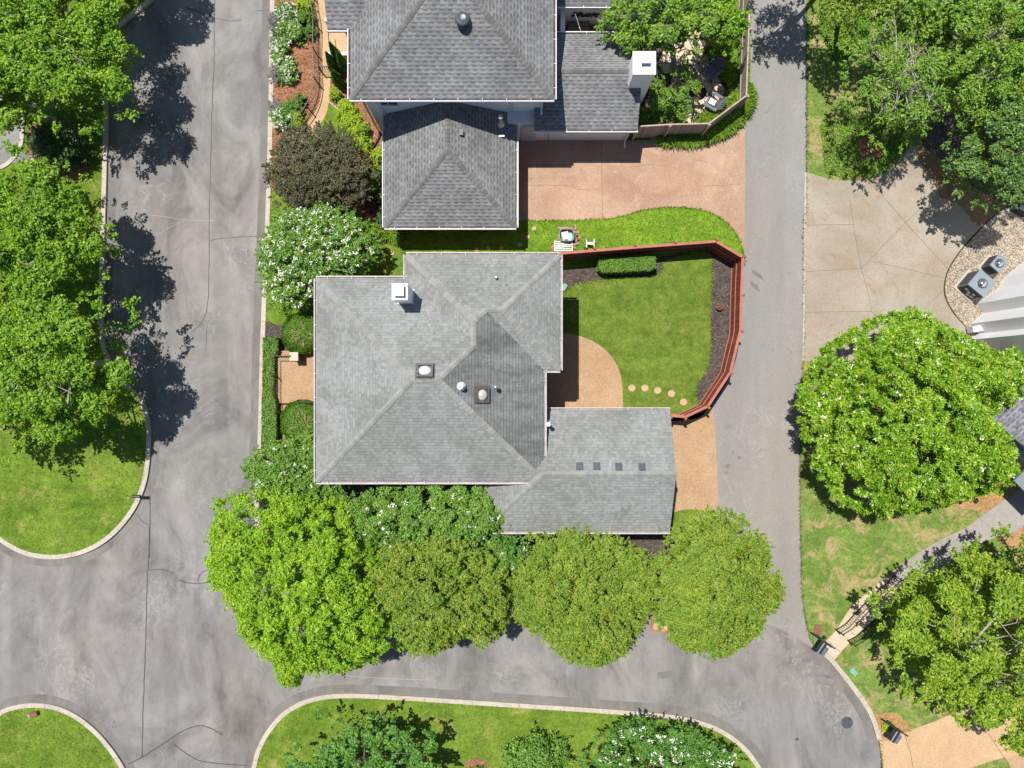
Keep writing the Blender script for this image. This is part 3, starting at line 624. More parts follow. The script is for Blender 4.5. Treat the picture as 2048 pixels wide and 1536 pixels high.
crack([(258, 1528), (284, 1514), (330, 1485), (366, 1462), (400, 1451), (425, 1458), (445, 1470)], .05)
crack([(348, 1488), (370, 1505), (400, 1521), (440, 1527), (495, 1531)], .045)
crack([(298, 1140), (325, 1139), (346, 1146)], .04); crack([(358, 1160), (380, 1166), (423, 1165)], .05); crack([(394, 1162), (404, 1145), (422, 1139)], .04)
crack([(271, 1028), (288, 1045), (299, 1056), (299, 1116)], .03)
crack([(421, 481), (440, 477), (500, 473), (530, 472)], .035); crack([(414, 648), (413, 680), (411, 702)], .025)
crack([(372, 15), (405, 27), (424, 32), (428, 36)], .05); crack([(432, 36), (460, 42), (482, 40)], .03); crack([(514, 22), (544, 20)], .03)
crack([(423, 1480), (431, 1530), (436, 1600)], .0001)
cr.build('crack_sealant', MT['crack'], street)
sc_ = MB()
for p in ([(235, 428), (300, 430), (380, 441), (430, 441)], [(250, 511), (290, 485), (330, 460), (372, 440)], [(385, 620), (388, 640)], [(560, 1330), (700, 1352), (860, 1360)]): ribbon_mb(sc_, p, .018, 0, .011, rnd=rnd, jit=.01)
sc_.build('scratch', MT['scuff'], street)
st_ = MB(); so_ = random.Random(8)
for (px, py, rx, ry, an) in ((1478, 915, .12, .09, 0), (1455, 932, .16, .13, 1), (1452, 945, .10, .08, 0), (1515, 550, .42, .10, -.7), (1508, 572, .40, .11, -.75), (1465, 905, .07, .06, 0), (1545, 700, .05, .05, 0), (1125, 1358, .14, .1, .3), (1330, 1350, .5, .2, .1), (1420, 1318, .45, .13, -.5)):
    c_ = W(px, py); z_ = .0545 if py < 1240 else .010; pts_ = []
    for i in range(14):
        a_ = 2 * math.pi * i / 14; r_ = so_.uniform(.75, 1.2); x_, y_ = math.cos(a_) * rx * r_, math.sin(a_) * ry * r_
        pts_.append((c_.x + x_ * math.cos(an) - y_ * math.sin(an), c_.y + x_ * math.sin(an) + y_ * math.cos(an), z_))
    st_.face(pts_)
MT['oil'] = mat_asphalt('asphalt_oily', .12, .165, (1.02, 1, .98), (1, 1, 1), .5, 2.0)
st_.build('oil_stain', MT['oil'], alley)
# west side drive behind the maples
slab('side_street', [(-700, 190), (20, 205), (44, 222), (46, 262), (40, 300), (14, 330), (-700, 380)], .118, MT['street'], .1)
ribbon('kerb', [(-40, 196), (22, 206), (46, 222), (48, 262), (42, 300), (14, 332), (-30, 344)], .2, .05, .16, MT['kerb'])
# ---- upper house plot
slab('mulch_bed', [(549, -300, 1), (547, 60), (544, 200), (541, 360), (560, 385), (600, 400), (660, 400), (720, 430), (790, 470), (812, 470), (812, 250), (812, 180), (720, 120), (700, -300, 1)], .10, MT['mulch_red'], .1, jit=1.2)
slab('path', [(622, -300, 1), (624, 0), (640, 60), (643, 130), (643, 190), (630, 228), (606, 256), (580, 274), (575, 300), (610, 300), (632, 262), (652, 232), (660, 196), (662, 160), (668, 125, 1), (720, 125, 1), (720, 20, 1), (668, 20, 1), (664, -300, 1)], .108, MT['path_tan'], .1)
slab('garden_lawn', [(655, 204), (676, 222), (690, 262), (682, 290), (640, 300), (618, 290), (630, 262), (648, 236)], .106, MT['grass'], .05)
ribbon('garden_edging', [(655, 203), (676, 220), (685, 245), (686, 275), (680, 300)], .05, .08, .13, MT['kerb'])
slab('driveway', [(1020, 150, 1), (1476, 150, 1), (1482, 215), (1488, 250), (1489, 300), (1488, 510, 1), (1478, 481), (1462, 456), (1440, 436), (1400, 420), (1340, 415), (1280, 422), (1230, 436), (1150, 441), (1020, 443, 1)], .10, MT['drive_pink'], .1)
dj = MB()
for p in ([(1203, 286), (1204, 440)],): ribbon_mb(dj, p, .03, 0, .104, smooth=False)
dj.build('driveway_joint', MT['joint'])['kind'] = 'structure'
ck = MB()
for p in ([(1052, 372), (1130, 372), (1160, 380), (1200, 379)], [(1255, 336), (1300, 330), (1328, 334)], [(1385, 320), (1415, 326)], [(1405, 373), (1440, 372), (1478, 370)], [(1052, 360), (1075, 357)], [(1120, 362), (1135, 376)], [(1345, 400), (1372, 392)]):
    ribbon_mb(ck, p, .014, 0, .105, k=6, rnd=rnd, jit=.02)
ck.build('driveway_crack', MT['joint'])['kind'] = 'structure'
ln = slab('lawn_strip', [(812, 470, 1), (812, 452, 1), (1048, 443, 1), (1150, 442), (1230, 437), (1280, 423), (1340, 416), (1400, 421), (1440, 437), (1462, 457), (1478, 481), (1484, 505, 1), (1484, 530), (1432, 500), (1270, 520), (1110, 540), (812, 560, 1)], .112, MT['grass_vivid'], .06)
# ---- back yard
slab('mulch_bed', [(1090, 505, 1), (1432, 480, 1), (1487, 512, 1), (1480, 660), (1462, 745), (1412, 822), (1370, 840), (1240, 845, 1), (1090, 845, 1)], .10, MT['mulch_dark'], .1)
ly = slab('backyard_lawn', [(1088, 610, 1), (1122, 592, 1), (1150, 571), (1220, 558), (1300, 554), (1321, 545), (1326, 522), (1345, 517), (1418, 508), (1419, 620), (1420, 700), (1411, 740), (1396, 765), (1390, 790), (1398, 815), (1380, 830), (1240, 845, 1), (1088, 845, 1)], .112, MT['grass_yard'], .05)
slab('patio', [(1060, 640, 1), (1100, 664, 1), (1121, 666), (1150, 670), (1182, 681), (1212, 702), (1234, 732), (1243, 765), (1245, 800), (1246, 845, 1), (1060, 845, 1)], .13, MT['patio'], .1)
# ---- strip between wing and alley, south side
slab('apron', [(1330, 832, 1), (1400, 826), (1424, 812, 1), (1429, 870), (1433, 940), (1433, 1012), (1405, 1020), (1375, 1018), (1345, 1024), (1320, 1030, 1)], .10, MT['patio'], .1)
slab('mulch_bed', [(520, 990), (640, 900), (1000, 930), (1080, 1060), (1330, 1070), (1390, 1130), (1340, 1200), (1200, 1185), (900, 1170), (560, 1140)], .10, MT['mulch_dark'], .1)
slab('brick_island', [(1304, 1232), (1302, 1258), (1322, 1263), (1350, 1258), (1350, 1230)], .14, MT['path_tan'], .1, smooth=False)
ribbon('brick_edging', [(1308, 1226), (1304, 1240), (1304, 1258), (1322, 1262), (1352, 1256)], .09, .05, .17, MT['redrail'], smooth=False)
# ---- front of the centre house
slab('mulch_bed', [(530, 655), (560, 650), (640, 650, 1), (640, 990, 1), (526, 990), (524, 800)], .10, MT['mulch_dark'], .1)
slab('terrace', [(555, 708, 1), (660, 708, 1), (660, 806, 1), (555, 806, 1)], .40, MT['patio'], .4, smooth=False)
bk = MB(); bk.box(W(551.5, 757) + Vector((0, 0, .215)), (.20, 102 / S, .43)); bk.box(W(600, 706) + Vector((0, 0, .21)), (1.95, .2, .42)); bk.build('brick_border', MT['pave_brick'])['kind'] = 'structure'
sp_ = MB()
for i in range(3): sp_.box(W(580 - i * 4, 815 + i * 9) + Vector((0, 0, .3 - i * .1 - .15)), (1.2, .3, .3))
sp_.build('garden_steps', MT['pave_brick'])['kind'] = 'structure'
slab('path', [(556, 835), (566, 835), (572, 868), (590, 890), (575, 892), (560, 878)], .11, MT['drive_pink'], .05)
# ---- firepit patio and planting beds of the upper house
slab('planting_bed', [(1265, 60, 1), (1480, 60, 1), (1484, 190, 1), (1420, 262, 1), (1265, 268, 1)], .106, MT['mulch_dark'], .05, smooth=False)
rg0 = np.random.default_rng(77)
def flagstones(name, poly_px, cell, z, mat, gap=.03):
    """irregular stones: jittered grid cells shrunk about their centres"""
    P = [W(*p).to_2d() for p in poly_px]; poly = np.array([(p.x, p.y) for p in P]); mn, mx = poly.min(0), poly.max(0)
    nx = int((mx[0] - mn[0]) / cell) + 2; ny = int((mx[1] - mn[1]) / cell) + 2
    gx = np.array([[(mn[0] + (i + (j % 2) * .5) * cell + rg0.uniform(-.24, .24) * cell, mn[1] + j * cell + rg0.uniform(-.24, .24) * cell) for i in range(nx + 1)] for j in range(ny + 1)])
    mb = MB()
    for j in range(ny):
        for i in range(nx):
            q = [gx[j, i], gx[j, i + 1], gx[j + 1, i + 1 - (j % 2) * 0], gx[j + 1, i]]; c = sum(q) / 4
            if not pt_in(poly, c[:1], c[1:])[0]: continue
            q = [c + (p - c) * (1 - gap / cell * 1.6) for p in q]; zz = z + rg0.uniform(-.006, .006)
            mb.face([(p[0], p[1], zz) for p in q])
            for a in range(4): mb.face([(q[a][0], q[a][1], z - .05), (q[(a + 1) % 4][0], q[(a + 1) % 4][1], z - .05), (q[(a + 1) % 4][0], q[(a + 1) % 4][1], zz), (q[a][0], q[a][1], zz)])
    o = mb.build(name, mat); o['kind'] = 'structure'; return o
flagstones('flagstone_patio', [(1318, 66), (1410, 66), (1415, 120), (1440, 150), (1458, 180), (1455, 205), (1440, 222), (1420, 245), (1372, 250), (1362, 200), (1340, 150), (1315, 120)], .55, .135, MT['flag'])
# ---- east side
slab('driveway', [(1610, 345, 1), (1650, 357), (1700, 363), (1745, 357), (1780, 338), (1812, 302), (1842, 292), (1880, 322), (1930, 366), (1990, 402), (2010, 415), (1985, 432), (1945, 470), (1915, 505), (1893, 543), (1887, 585), (1903, 622), (1930, 655), (1975, 700), (1975, 760, 1), (1604, 722, 1)], .10, MT['drive_beige'], .1)
dj = MB()
for p in ([(1612, 451), (1704, 450)], [(1610, 544), (1721, 537)], [(1609, 625), (1741, 623)], [(1697, 395), (1708, 470), (1721, 537), (1735, 590), (1742, 625), (1790, 665)], [(1760, 388), (1809, 446), (1893, 538)], [(1700, 335), (1760, 388)], [(1721, 537), (1809, 446), (1850, 408)], [(1738, 522), (1885, 556)], [(1856, 608), (1886, 580)]):
    ribbon_mb(dj, p, .022, 0, .104, smooth=False)
dj.build('driveway_joint', MT['joint'])['kind'] = 'structure'
slab('dirt_stain', [(1842, 293), (1880, 323), (1930, 367), (1990, 403), (2008, 415), (1985, 431), (1960, 452), (1940, 440), (1915, 410), (1880, 395), (1858, 350), (1835, 320)], .1035, MT['drive_brown'], .005, jit=2.0)
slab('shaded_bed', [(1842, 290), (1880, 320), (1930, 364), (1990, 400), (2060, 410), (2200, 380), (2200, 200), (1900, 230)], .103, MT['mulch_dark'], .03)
slab('gravel_bed', [(1990, 428, 1), (1946, 472), (1916, 507), (1894, 545), (1888, 586), (1904, 622), (1932, 655), (2000, 700, 1), (2200, 700, 1), (2200, 400, 1), (2030, 402, 1)], .12, MT['gravel'], .04)
ribbon('bed_edging', [(2030, 403), (1988, 430), (1946, 472), (1915, 507), (1892, 545), (1886, 586), (1902, 623), (1932, 657)], .03, .05, .135, MT['iron'])
slab('mulch_ring', [(1716, 282), (1738, 274), (1760, 284), (1764, 305), (1748, 318), (1724, 314), (1713, 298)], .11, MT['mulch_red'], .03)
slab('mulch_ring', [(930, 1526), (945, 1515), (965, 1518), (978, 1535), (968, 1560), (938, 1558)], .13, MT['mulch_red'], .03)
slab('pine_straw', [(1885, 960), (1980, 950), (2060, 880), (2200, 900, 1), (2200, 1150, 1), (2050, 1100), (2000, 1085), (1985, 1030), (1900, 1010)], .105, MT['straw'], .03)
slab('path', [(1640, 1290, 1), (1668, 1262), (1700, 1214), (1740, 1178), (1776, 1148), (1830, 1108), (1880, 1078), (1930, 1054), (1955, 1035, 1), (1988, 1012, 1), (2060, 960, 1), (2100, 1010, 1), (2024, 1066, 1), (1990, 1074), (1930, 1098), (1890, 1130), (1830, 1168), (1790, 1200), (1745, 1238), (1705, 1275), (1667, 1318, 1)], .112, MT['path_cream'], .1)
slab('path', [(1772, 1151, 1), (1830, 1108), (1880, 1078), (1930, 1054), (1955, 1035, 1), (1988, 1012, 1), (2060, 960, 1), (2100, 1010, 1), (2024, 1066, 1), (1990, 1074), (1930, 1098), (1890, 1130), (1830, 1168), (1800, 1192, 1)], .1135, MT['path_grey'], .01)
pj = MB()
for p in ([(1652, 1279), (1679, 1302)], [(1671, 1258), (1701, 1282)], [(1700, 1262), (1712, 1272)], [(1716, 1240), (1728, 1252)], [(1805, 1125), (1838, 1160)], [(1876, 1080), (1905, 1117)], [(1930, 1054), (1952, 1085)], [(1955, 1036), (2000, 1072)]): ribbon_mb(pj, p, .02, 0, .116, smooth=False)
pj.build('path_joint', MT['joint'])['kind'] = 'structure'
slab('driveway', [(1757, 1480, 1), (1806, 1463), (1869, 1440), (1920, 1420), (2060, 1380, 1), (2300, 1300, 1), (2300, 1560, 1), (2040, 1560, 1), (2008, 1512, 1), (1950, 1530), (1900, 1550), (1850, 1600), (1780, 1640, 1), (1766, 1540)], .10, MT['path_tan'], .1)
slab('driveway', [(2012, 1516, 1), (2100, 1480, 1), (2200, 1700, 1), (2080, 1700, 1)], .106, MT['patio'], .1, smooth=False)
slab('straw_bed', [(1744, 1432), (1766, 1424), (1790, 1425), (1806, 1438), (1822, 1458), (1806, 1464), (1757, 1480)], .104, MT['straw'], .05)
pj = MB()
for p in ([(1806, 1463), (1818, 1500), (1826, 1545)], [(1975, 1466), (2005, 1512), (2022, 1545)]): ribbon_mb(pj, p, .025, 0, .1115, smooth=False)
pj.build('driveway_joint', MT['joint'])['kind'] = 'structure'
def turf_edge(poly, z, mat, seed, dens=70, size=.10):
    rg = np.random.default_rng(seed); P = []
    for i in range(len(poly)):
        a_, b_ = poly[i], poly[(i + 1) % len(poly)]; l_ = np.linalg.norm(b_ - a_)
        if max(abs(a_[0]), abs(b_[0])) > 30 or max(abs(a_[1]), abs(b_[1])) > 23: continue
        n = rg.poisson(l_ * dens); u = rg.uniform(0, 1, (n, 1)); P.append(a_ + (b_ - a_) * u + rg.normal(size=(n, 2)) * .035)
    P = np.concatenate(P); n = len(P); P = np.concatenate([P, np.full((n, 1), z - .01)], 1); a_ = rg.uniform(0, 6.28, n); lean = rg.uniform(.3, 1.2, n); h = size * rg.uniform(.5, 1.3, n)
    d = np.stack([np.cos(a_) * np.sin(lean), np.sin(a_) * np.sin(lean), np.cos(lean)], 1); s_ = np.stack([-np.sin(a_), np.cos(a_), np.zeros(n)], 1)
    V = np.empty((n, 3, 3)); V[:, 0] = P - s_ * h[:, None] * .25; V[:, 1] = P + s_ * h[:, None] * .25; V[:, 2] = P + d * h[:, None]
    quads('turf_edge', V.reshape(-1, 3), mat, nper=3)['kind'] = 'stuff'
turf_edge(POLY[ly.name], .112, MT['blade'], 21); turf_edge(POLY[ln.name], .112, MT['blade'], 22); turf_edge(POLY[le.name], .085, MT['blade_dry'], 23)
# ---- turf blades standing on the lawns
ex = [POLY[n] for n in POLY if n.split('.')[0] in ('mulch_bed', 'path', 'driveway', 'patio', 'lawn_strip', 'backyard_lawn', 'garden_lawn', 'gravel_bed', 'planting_bed', 'apron', 'side_street', 'pine_straw', 'straw_bed', 'terrace', 'mulch_ring', 'shaded_bed', 'brick_island')]
yard_ex = [POLY['patio']]
turf('turf', POLY[lw.name], .10, 120, MT['blade'], ex, 1); turf('turf', POLY[lsw.name], .10, 200, MT['blade'], ex, 2); turf('turf', POLY[ls.name], .10, 170, MT['blade'], ex, 3)
turf('turf', POLY[lc.name], .085, 60, MT['blade'], ex, 4); turf('turf', POLY[le.name], .085, 90, MT['blade_dry'], ex, 5)
turf('turf', POLY[ly.name], .112, 330, MT['blade'], yard_ex, 6, .05); turf('turf', POLY[ln.name], .112, 260, MT['blade'], (), 7)

# ================================================================== BUILDINGS
def roof_mesh(name, faces, outline, ze, mats, parent, thick=.12, soffit_drop=0.0, fmat={}):
    """faces: lists of (x, y, height above eave); uv = (along the eave, up the slope)"""
    mb = MB()
    for fi, F in enumerate(faces):
        mb.mat(fmat.get(fi, 0)); P = [Vector((x, y, ze + h)) for x, y, h in F]; n = geometry.normal(P)
        if n.z < 0: P.reverse(); n = -n
        down = Vector((n.x, n.y, 0)).normalized() if abs(n.z) < .999 else Vector((0, -1, 0)); u = Vector((-down.y, down.x, 0))
        low = min(P, key=lambda p: p.z); sl_ = 1 / n.z
        mb.face(P, [(p.dot(u), (low - p).dot(down) * sl_ + 10) for p in P])
    mb.mat(1); n = len(outline)
    for i in range(n):
        a, b = outline[i], outline[(i + 1) % n]; ha = a[2] if len(a) > 2 else 0; hb = b[2] if len(b) > 2 else 0
        mb.face([(a[0], a[1], ze + ha - thick), (b[0], b[1], ze + hb - thick), (b[0], b[1], ze + hb), (a[0], a[1], ze + ha)])
    lo = [(p[0], p[1], ze - thick - soffit_drop) for p in outline if len(p) < 3 or p[2] == 0]
    tr = geometry.tessellate_polygon([[Vector(p) for p in lo]])
    for t in tr:
        q = [lo[i] for i in t]; nn = geometry.normal([Vector(p) for p in q]); mb.face(q if nn.z < 0 else q[::-1])
    return mb.build(name, mats, parent)
def ridge_caps(segs, ze, p, mat, parent, width=.125, step=.19):
    """segs: (x0,y0,h0, x1,y1,h1, kind) running upward; kind 'hip' or 'ridge'"""
    mb = MB()
    for x0, y0, h0, x1, y1, h1, kind in segs:
        a = Vector((x0, y0, ze + h0)); b = Vector((x1, y1, ze + h1)); l = (b - a).length; t = (b - a) / l
        s_ = Vector((-t.y, t.x, 0)).normalized(); drop = p * width * (.707 if kind == 'hip' else 1); n = max(int(l / step), 1)
        up = Vector((0, 0, 1))
        for i in range(n):
            q0 = a + t * (l * i / n); q1 = a + t * (l * (i + 1) / n + .03)
            u0, u1 = up * .034, up * .014
            L0 = q0 + s_ * width - up * drop + u0; L1 = q1 + s_ * width - up * drop + u1
            R0 = q0 - s_ * width - up * drop + u0; R1 = q1 - s_ * width - up * drop + u1; c0 = q0 + u0; c1 = q1 + u1
            base = len(mb.v); mb.v += [tuple(v) for v in (c0, c1, L1, L0, R0, R1)]
            mb.f += [[base, base + 1, base + 2, base + 3], [base, base + 4, base + 5, base + 1]]; mb.mi += [0, 0]; mb.uv += [[(0, 0)] * 4] * 2
            e0 = L0 - up * .034; e1 = R0 - up * .034; c2 = q0 - up * .02
            b2 = len(mb.v); mb.v += [tuple(v) for v in (e0, c2, e1)]
            mb.f += [[base + 3, b2, b2 + 1, base], [base, b2 + 1, b2 + 2, base + 4]]; mb.mi += [0, 0]; mb.uv += [[(0, 0)] * 4] * 2
    return mb.build('ridge_cap', mat, parent)
def gutters(segs, ze, mat, parent, wd=.115, name='gutter', gap=1.1, phase=.5, floor='trough'):
    """segs: ((x0,y0),(x1,y1),(nx,ny)) eave lines with their outward normal"""
    for a, b, nn in segs:
        mb = MB(); a = Vector((*a, ze)); b = Vector((*b, ze)); nn = Vector((*nn, 0)); d = (b - a).normalized(); z = Vector((0, 0, 1))
        mid = (a + b) / 2; L_ = (b - a).length; rz = math.atan2(d.y, d.x)
        mb.mat(0); mb.box(mid + nn * (wd - .018) - z * .05, (L_ + .02, .042, .13), rz); mb.box(mid + nn * wd * .5 - z * .11, (L_, wd - .03, .012), rz)
        mb.mat(1); mb.box(mid + nn * wd * .45 - z * .095, (L_ - .03, wd - .05, .018), rz); mb.mat(0)
        for s_ in (-1, 1): mb.box(mid + d * s_ * (L_ / 2 - .006) + nn * wd * .5 - z * .052, (.012, wd - .002, .13), rz)
        k = int(L_ / gap)
        for i in range(k): mb.box(a + d * (phase + i * gap) + nn * wd * .5 + z * .012, (.024, wd + .03, .010), rz)
        mb.build(name, [mat, MT[floor]], parent)
def walls(name, poly, z1, mats, parent, z0=-.02):
    mb = MB(); n = len(poly)
    ar = sum(poly[i][0] * poly[(i + 1) % n][1] - poly[(i + 1) % n][0] * poly[i][1] for i in range(n))
    if ar < 0: poly = poly[::-1]
    for i in range(n):
        a, b = poly[i], poly[(i + 1) % n]; mb.face([(a[0], a[1], z0), (b[0], b[1], z0), (b[0], b[1], z1), (a[0], a[1], z1)])
    return mb.build(name, mats, parent)
def window(parent, c, nn, wd, ht, frame='white', glass='glass', bars=True, name='window'):
    nn = Vector((*nn, 0)).normalized(); t = Vector((-nn.y, nn.x, 0)); rz = math.atan2(t.y, t.x); c = Vector(c); mb = MB(); z = Vector((0, 0, 1))
    for s_ in (-1, 1):
        mb.box(c + t * s_ * (wd / 2) + nn * .02, (.07, .07, ht + .07), rz); mb.box(c + z * s_ * (ht / 2) + nn * .022, (wd - .07, .07, .07), rz)
    if bars: mb.box(c + nn * .012, (wd - .07, .03, .035), rz); mb.box(c + nn * .014, (.035, .03, ht - .07), rz)
    f = mb.build(name, MT[frame], parent)
    MB().box(c + nn * .003, (wd - .04, .012, ht - .04), rz).build('pane', MT[glass], f)
    return f
P5 = .45
# ---------------------------------------------------------------- centre house
house = empty('house', W(860, 765), 'large house with grey green hipped shingle roof and a garage wing, behind the red fence', 'house')
xe, xw, yn, ys, ze = 1.45, -8.86, 4.78, -4.42, 5.2
xw3, yn3, xe2, ys2 = -4.80, 5.85, 2.175, .634
hd = 4.6; yr = .18; w3 = 3.125; xr = -1.675; hd2 = 2.608; yr2 = 3.242
A = (xw + hd, yr, hd * P5); B = (xe - hd, yr, hd * P5); C_ = (xr, yn3 - w3, w3 * P5); D = (xr, 1.655, w3 * P5)
E = (xe2 - hd2, yr2, hd2 * P5); F_ = (xe - hd2, yr2, hd2 * P5); o0 = lambda x, y: (x, y, 0)
faces = [[o0(xw, ys), A, o0(xw, yn)], [o0(xw, yn), A, B, D, o0(xw3, yn)], [o0(xw, ys), o0(xe, ys), B, A],
         [o0(xe, ys), o0(xe, ys2), F_, C_, D, B], [o0(xw3, yn), D, C_, o0(xw3, yn3)], [o0(xw3, yn3), C_, F_, E, o0(xe2, yn3)],
         [o0(xe2, yn3), E, o0(xe2, ys2)], [o0(xe2, ys2), E, F_, o0(xe, ys2)]]
outl = [(xw, ys), (xe, ys), (xe, ys2), (xe2, ys2), (xe2, yn3), (xw3, yn3), (xw3, yn), (xw, yn)]
roof = roof_mesh('roof', faces, outl, ze, [MT['sh_main'], MT['white'], MT['sh_dark_streaked']], house, fmat={3: 2})
hp = lambda a, b: (a[0], a[1], a[2], b[0], b[1], b[2], 'hip'); rp = lambda a, b: (a[0], a[1], a[2], b[0], b[1], b[2], 'ridge')
ridge_caps([hp(o0(xw, ys), A), hp(o0(xw, yn), A), hp(o0(xe, ys), B), hp(B, D), hp(o0(xw3, yn3), C_), hp(o0(xe2, yn3), E), hp(o0(xe2, ys2), E), hp(F_, C_), rp(A, B), rp(D, C_), rp(F_, E)], ze, P5, MT['cap_main'], roof)
gutters([((xw, ys), (xw, yn), (-1, 0)), ((xw, yn), (xw3, yn), (0, 1)), ((xw3, yn), (xw3, yn3), (-1, 0)), ((xw3, yn3), (xe2, yn3), (0, 1)), ((xe2, yn3), (xe2, ys2), (1, 0)), ((xe2, ys2), (xe, ys2), (0, -1)),
         ((xe, ys2), (xe, -3.25), (1, 0)), ((xw, ys), (.70, ys), (0, -1))], ze, MT['gutter_pink'], house)
iv = .42
walls('wall', [(xw + iv, ys + iv), (xe - iv, ys + iv), (xe - iv, ys2 + iv), (xe2 - iv, ys2 + iv), (xe2 - iv, yn3 - iv), (xw3 + iv, yn3 - iv), (xw3 + iv, yn - iv), (xw + iv, yn - iv)], ze, MT['brick'], house)
# garage wing
zw = 4.2; x0, x1, yN, yS = -1.448, 7.38, -1.215, -6.89; hw = (yN - yS) / 2; ym = (yN + yS) / 2
Wp = (x0 + hw, ym, hw * P5); We = (x1, ym, hw * P5)
wf = [[o0(x0, yS), Wp, o0(x0, yN)], [o0(x0, yN), Wp, We, o0(x1, yN)], [o0(x0, yS), o0(x1, yS), We, Wp]]
wing = roof_mesh('roof', wf, [(x0, yS), (x1, yS), (x1, ym, hw * P5), (x1, yN), (x0, yN)], zw, [MT['sh_main'], MT['white']], house)
ridge_caps([hp(o0(x0, yS), Wp), rp(Wp, We)], zw, P5, MT['cap_main'], wing)
gutters([((1.62, yN), (x1, yN), (0, 1)), ((x0, yS), (x1, yS), (0, -1)), ((x0, -4.9), (x0, yS), (-1, 0))], zw, MT['gutter_pink'], house)
wl_ = walls('wall', [(x0 + iv, yS + iv), (x1 - .15, yS + iv), (x1 - .15, yN - iv), (x0 + iv, yN - iv)], zw, MT['brick'], house)
gb = MB(); gx_ = x1 - .15; gb.face([(gx_, yS + iv, zw), (gx_, yN - iv, zw), (gx_, ym, zw + (hw - iv) * P5 + .08)]); gb.build('gable', MT['brick'], house)
gd = MB()
for i in range(4): gd.box((gx_ + .03, ym, .35 + i * .56), (.05, 4.6, .52))
gd.build('garage_door', MT['white'], house)
for c, nn, a, b in (((xw + iv, 3, 1.6), (-1, 0), 1.2, 1.4), ((xw + iv, -2.6, 1.6), (-1, 0), 1.2, 1.4), ((xw + iv, 3, 4.1), (-1, 0), 1.1, 1.2), ((xw + iv, -2.6, 4.1), (-1, 0), 1.1, 1.2), ((-5.5, ys + iv, 1.6), (0, -1), 1.2, 1.4), ((-2.5, ys + iv, 4.0), (0, -1), 1.2, 1.2),
                    ((-6.5, yn - iv, 4), (0, 1), 1, 1.1), ((-.5, yn3 - iv, 4), (0, 1), 1.2, 1.1), ((xe2 - iv, 3.2, 1.4), (1, 0), 1.8, 2.0), ((xe2 - iv, 3.2, 4.1), (1, 0), 1.3, 1.2), ((xe - iv, -.5, 4.2), (1, 0), 1.1, 1.1), ((4, yS + iv, 1.6), (0, -1), 1.2, 1.3)):
    window(house, c, nn, a, b)
window(house, (xe - iv, -.3, 1.15), (1, 0), 1.6, 2.1, bars=False, name='patio_door')
dr = MB(); dr.box((xw + iv - .03, .3, 1.45), (.06, 1.0, 2.1)); dr.build('door', MT['navy'], house)
# chimney of the centre house
def hmain(x, y):
    r1 = min(x - xw, xe - x, y - ys, yn - y); r3 = min(x - xw3, xe - x, yn3 - y, y - ys); r2 = min(xe2 - x, yn3 - y, y - ys2); return ze + P5 * max(0, r1, r3, r2 if x > xr else 0)
cz = 7.35; cx, cy = W(799.5, 583, cz).x, W(799, 583, cz).y
ch = MB(); ch.box((cx, cy, (5.0 + cz - .1) / 2), (.60, .64, cz - .1 - 5.0)); chim = ch.build('chimney', MT['siding'], house)
cp = MB(); cp.box((cx, cy, cz - .06), (.68, .72, .10)); cp.box((cx - .02, cy + .015, cz + .09), (.40, .42, .16)); cp.box((cx - .02, cy + .015, cz + .19), (.44, .46, .04)); cp.build('chimney_cap', MT['white'], chim)
fl = MB(); fl.box((cx, cy, hmain(cx, cy) + .01), (.72, .78, .03), tilt=-math.atan(P5)); fl.build('chimney_flashing', MT['white'], chim)
def skylight(px, py, wd, ht, mat, rot=0, sx=1.0, sy=.85):
    z = ze + 1.9; p = W(px, py, z)
    for _ in range(3): p = W(px, py, hmain(p.x, p.y) + .16)
    zz = hmain(p.x, p.y); e = .01
    gx, gy = (hmain(p.x + e, p.y) - zz) / e, (hmain(p.x, p.y + e) - zz) / e
    n = Vector((-gx, -gy, 1)).normalized(); X = Vector((1, 0, gx)).normalized(); X = (X - n * X.dot(n)).normalized(); Y = n.cross(X); fr = Matrix((X, Y, n)).transposed()
    mb = MB(); c = Vector((p.x, p.y, zz))
    for s_ in (-1, 1):
        mb.box(c + X * s_ * (wd / 2 - .04) + n * .06, (.08, ht, .22), frame=fr); mb.box(c + Y * s_ * (ht / 2 - .04) + n * .062, (wd - .16, .08, .22), frame=fr)
    mb.box(c + n * .03, (wd - .16, ht - .16, .1), frame=fr); mb.box(c + n * .02, (wd + .14, ht + .14, .02), frame=fr)
    f = mb.build('skylight', MT['frame'], house)
    d = MB(); rings = []; K = 24
    for j in range(7):
        a = j / 6 * math.pi / 2; rings.append([c + n * (.10 + math.sin(a) * .13) + (X * math.cos(2 * math.pi * k / K) * (wd / 2 - .1) * sx + Y * math.sin(2 * math.pi * k / K) * (ht / 2 - .1) * sy) * max(math.cos(a), .02) for k in range(K)])
    for j in range(6):
        for k in range(K): d.face([rings[j][k], rings[j][(k + 1) % K], rings[j + 1][(k + 1) % K], rings[j + 1][k]])
    d.build('dome', mat, f, smooth=True)
skylight(849.5, 743, .70, .62, MT['dome'], sx=1.12, sy=1.08); skylight(963, 790, .60, .66, MT['dome2'], sx=1.1, sy=1.1)
def pipe(parent, px, py, z, zroof, r, mat, cap=True, name='vent_pipe'):
    p = W(px, py, z); mb = MB(); mb.lathe((p.x, p.y, 0), [(r * .75, zroof - .2), (r * .75, z - .08), (r * .75, z - .08), (r if cap else r * .75, z - .08), (r if cap else r * .75, z - .02), (r * .5, z)], 16)
    mb.lathe((p.x, p.y, 0), [(r * 1.7, zroof - .06), (r * 1.4, zroof + .03), (r * .8, zroof + .1)], 14)
    return mb.build(name, mat, parent)
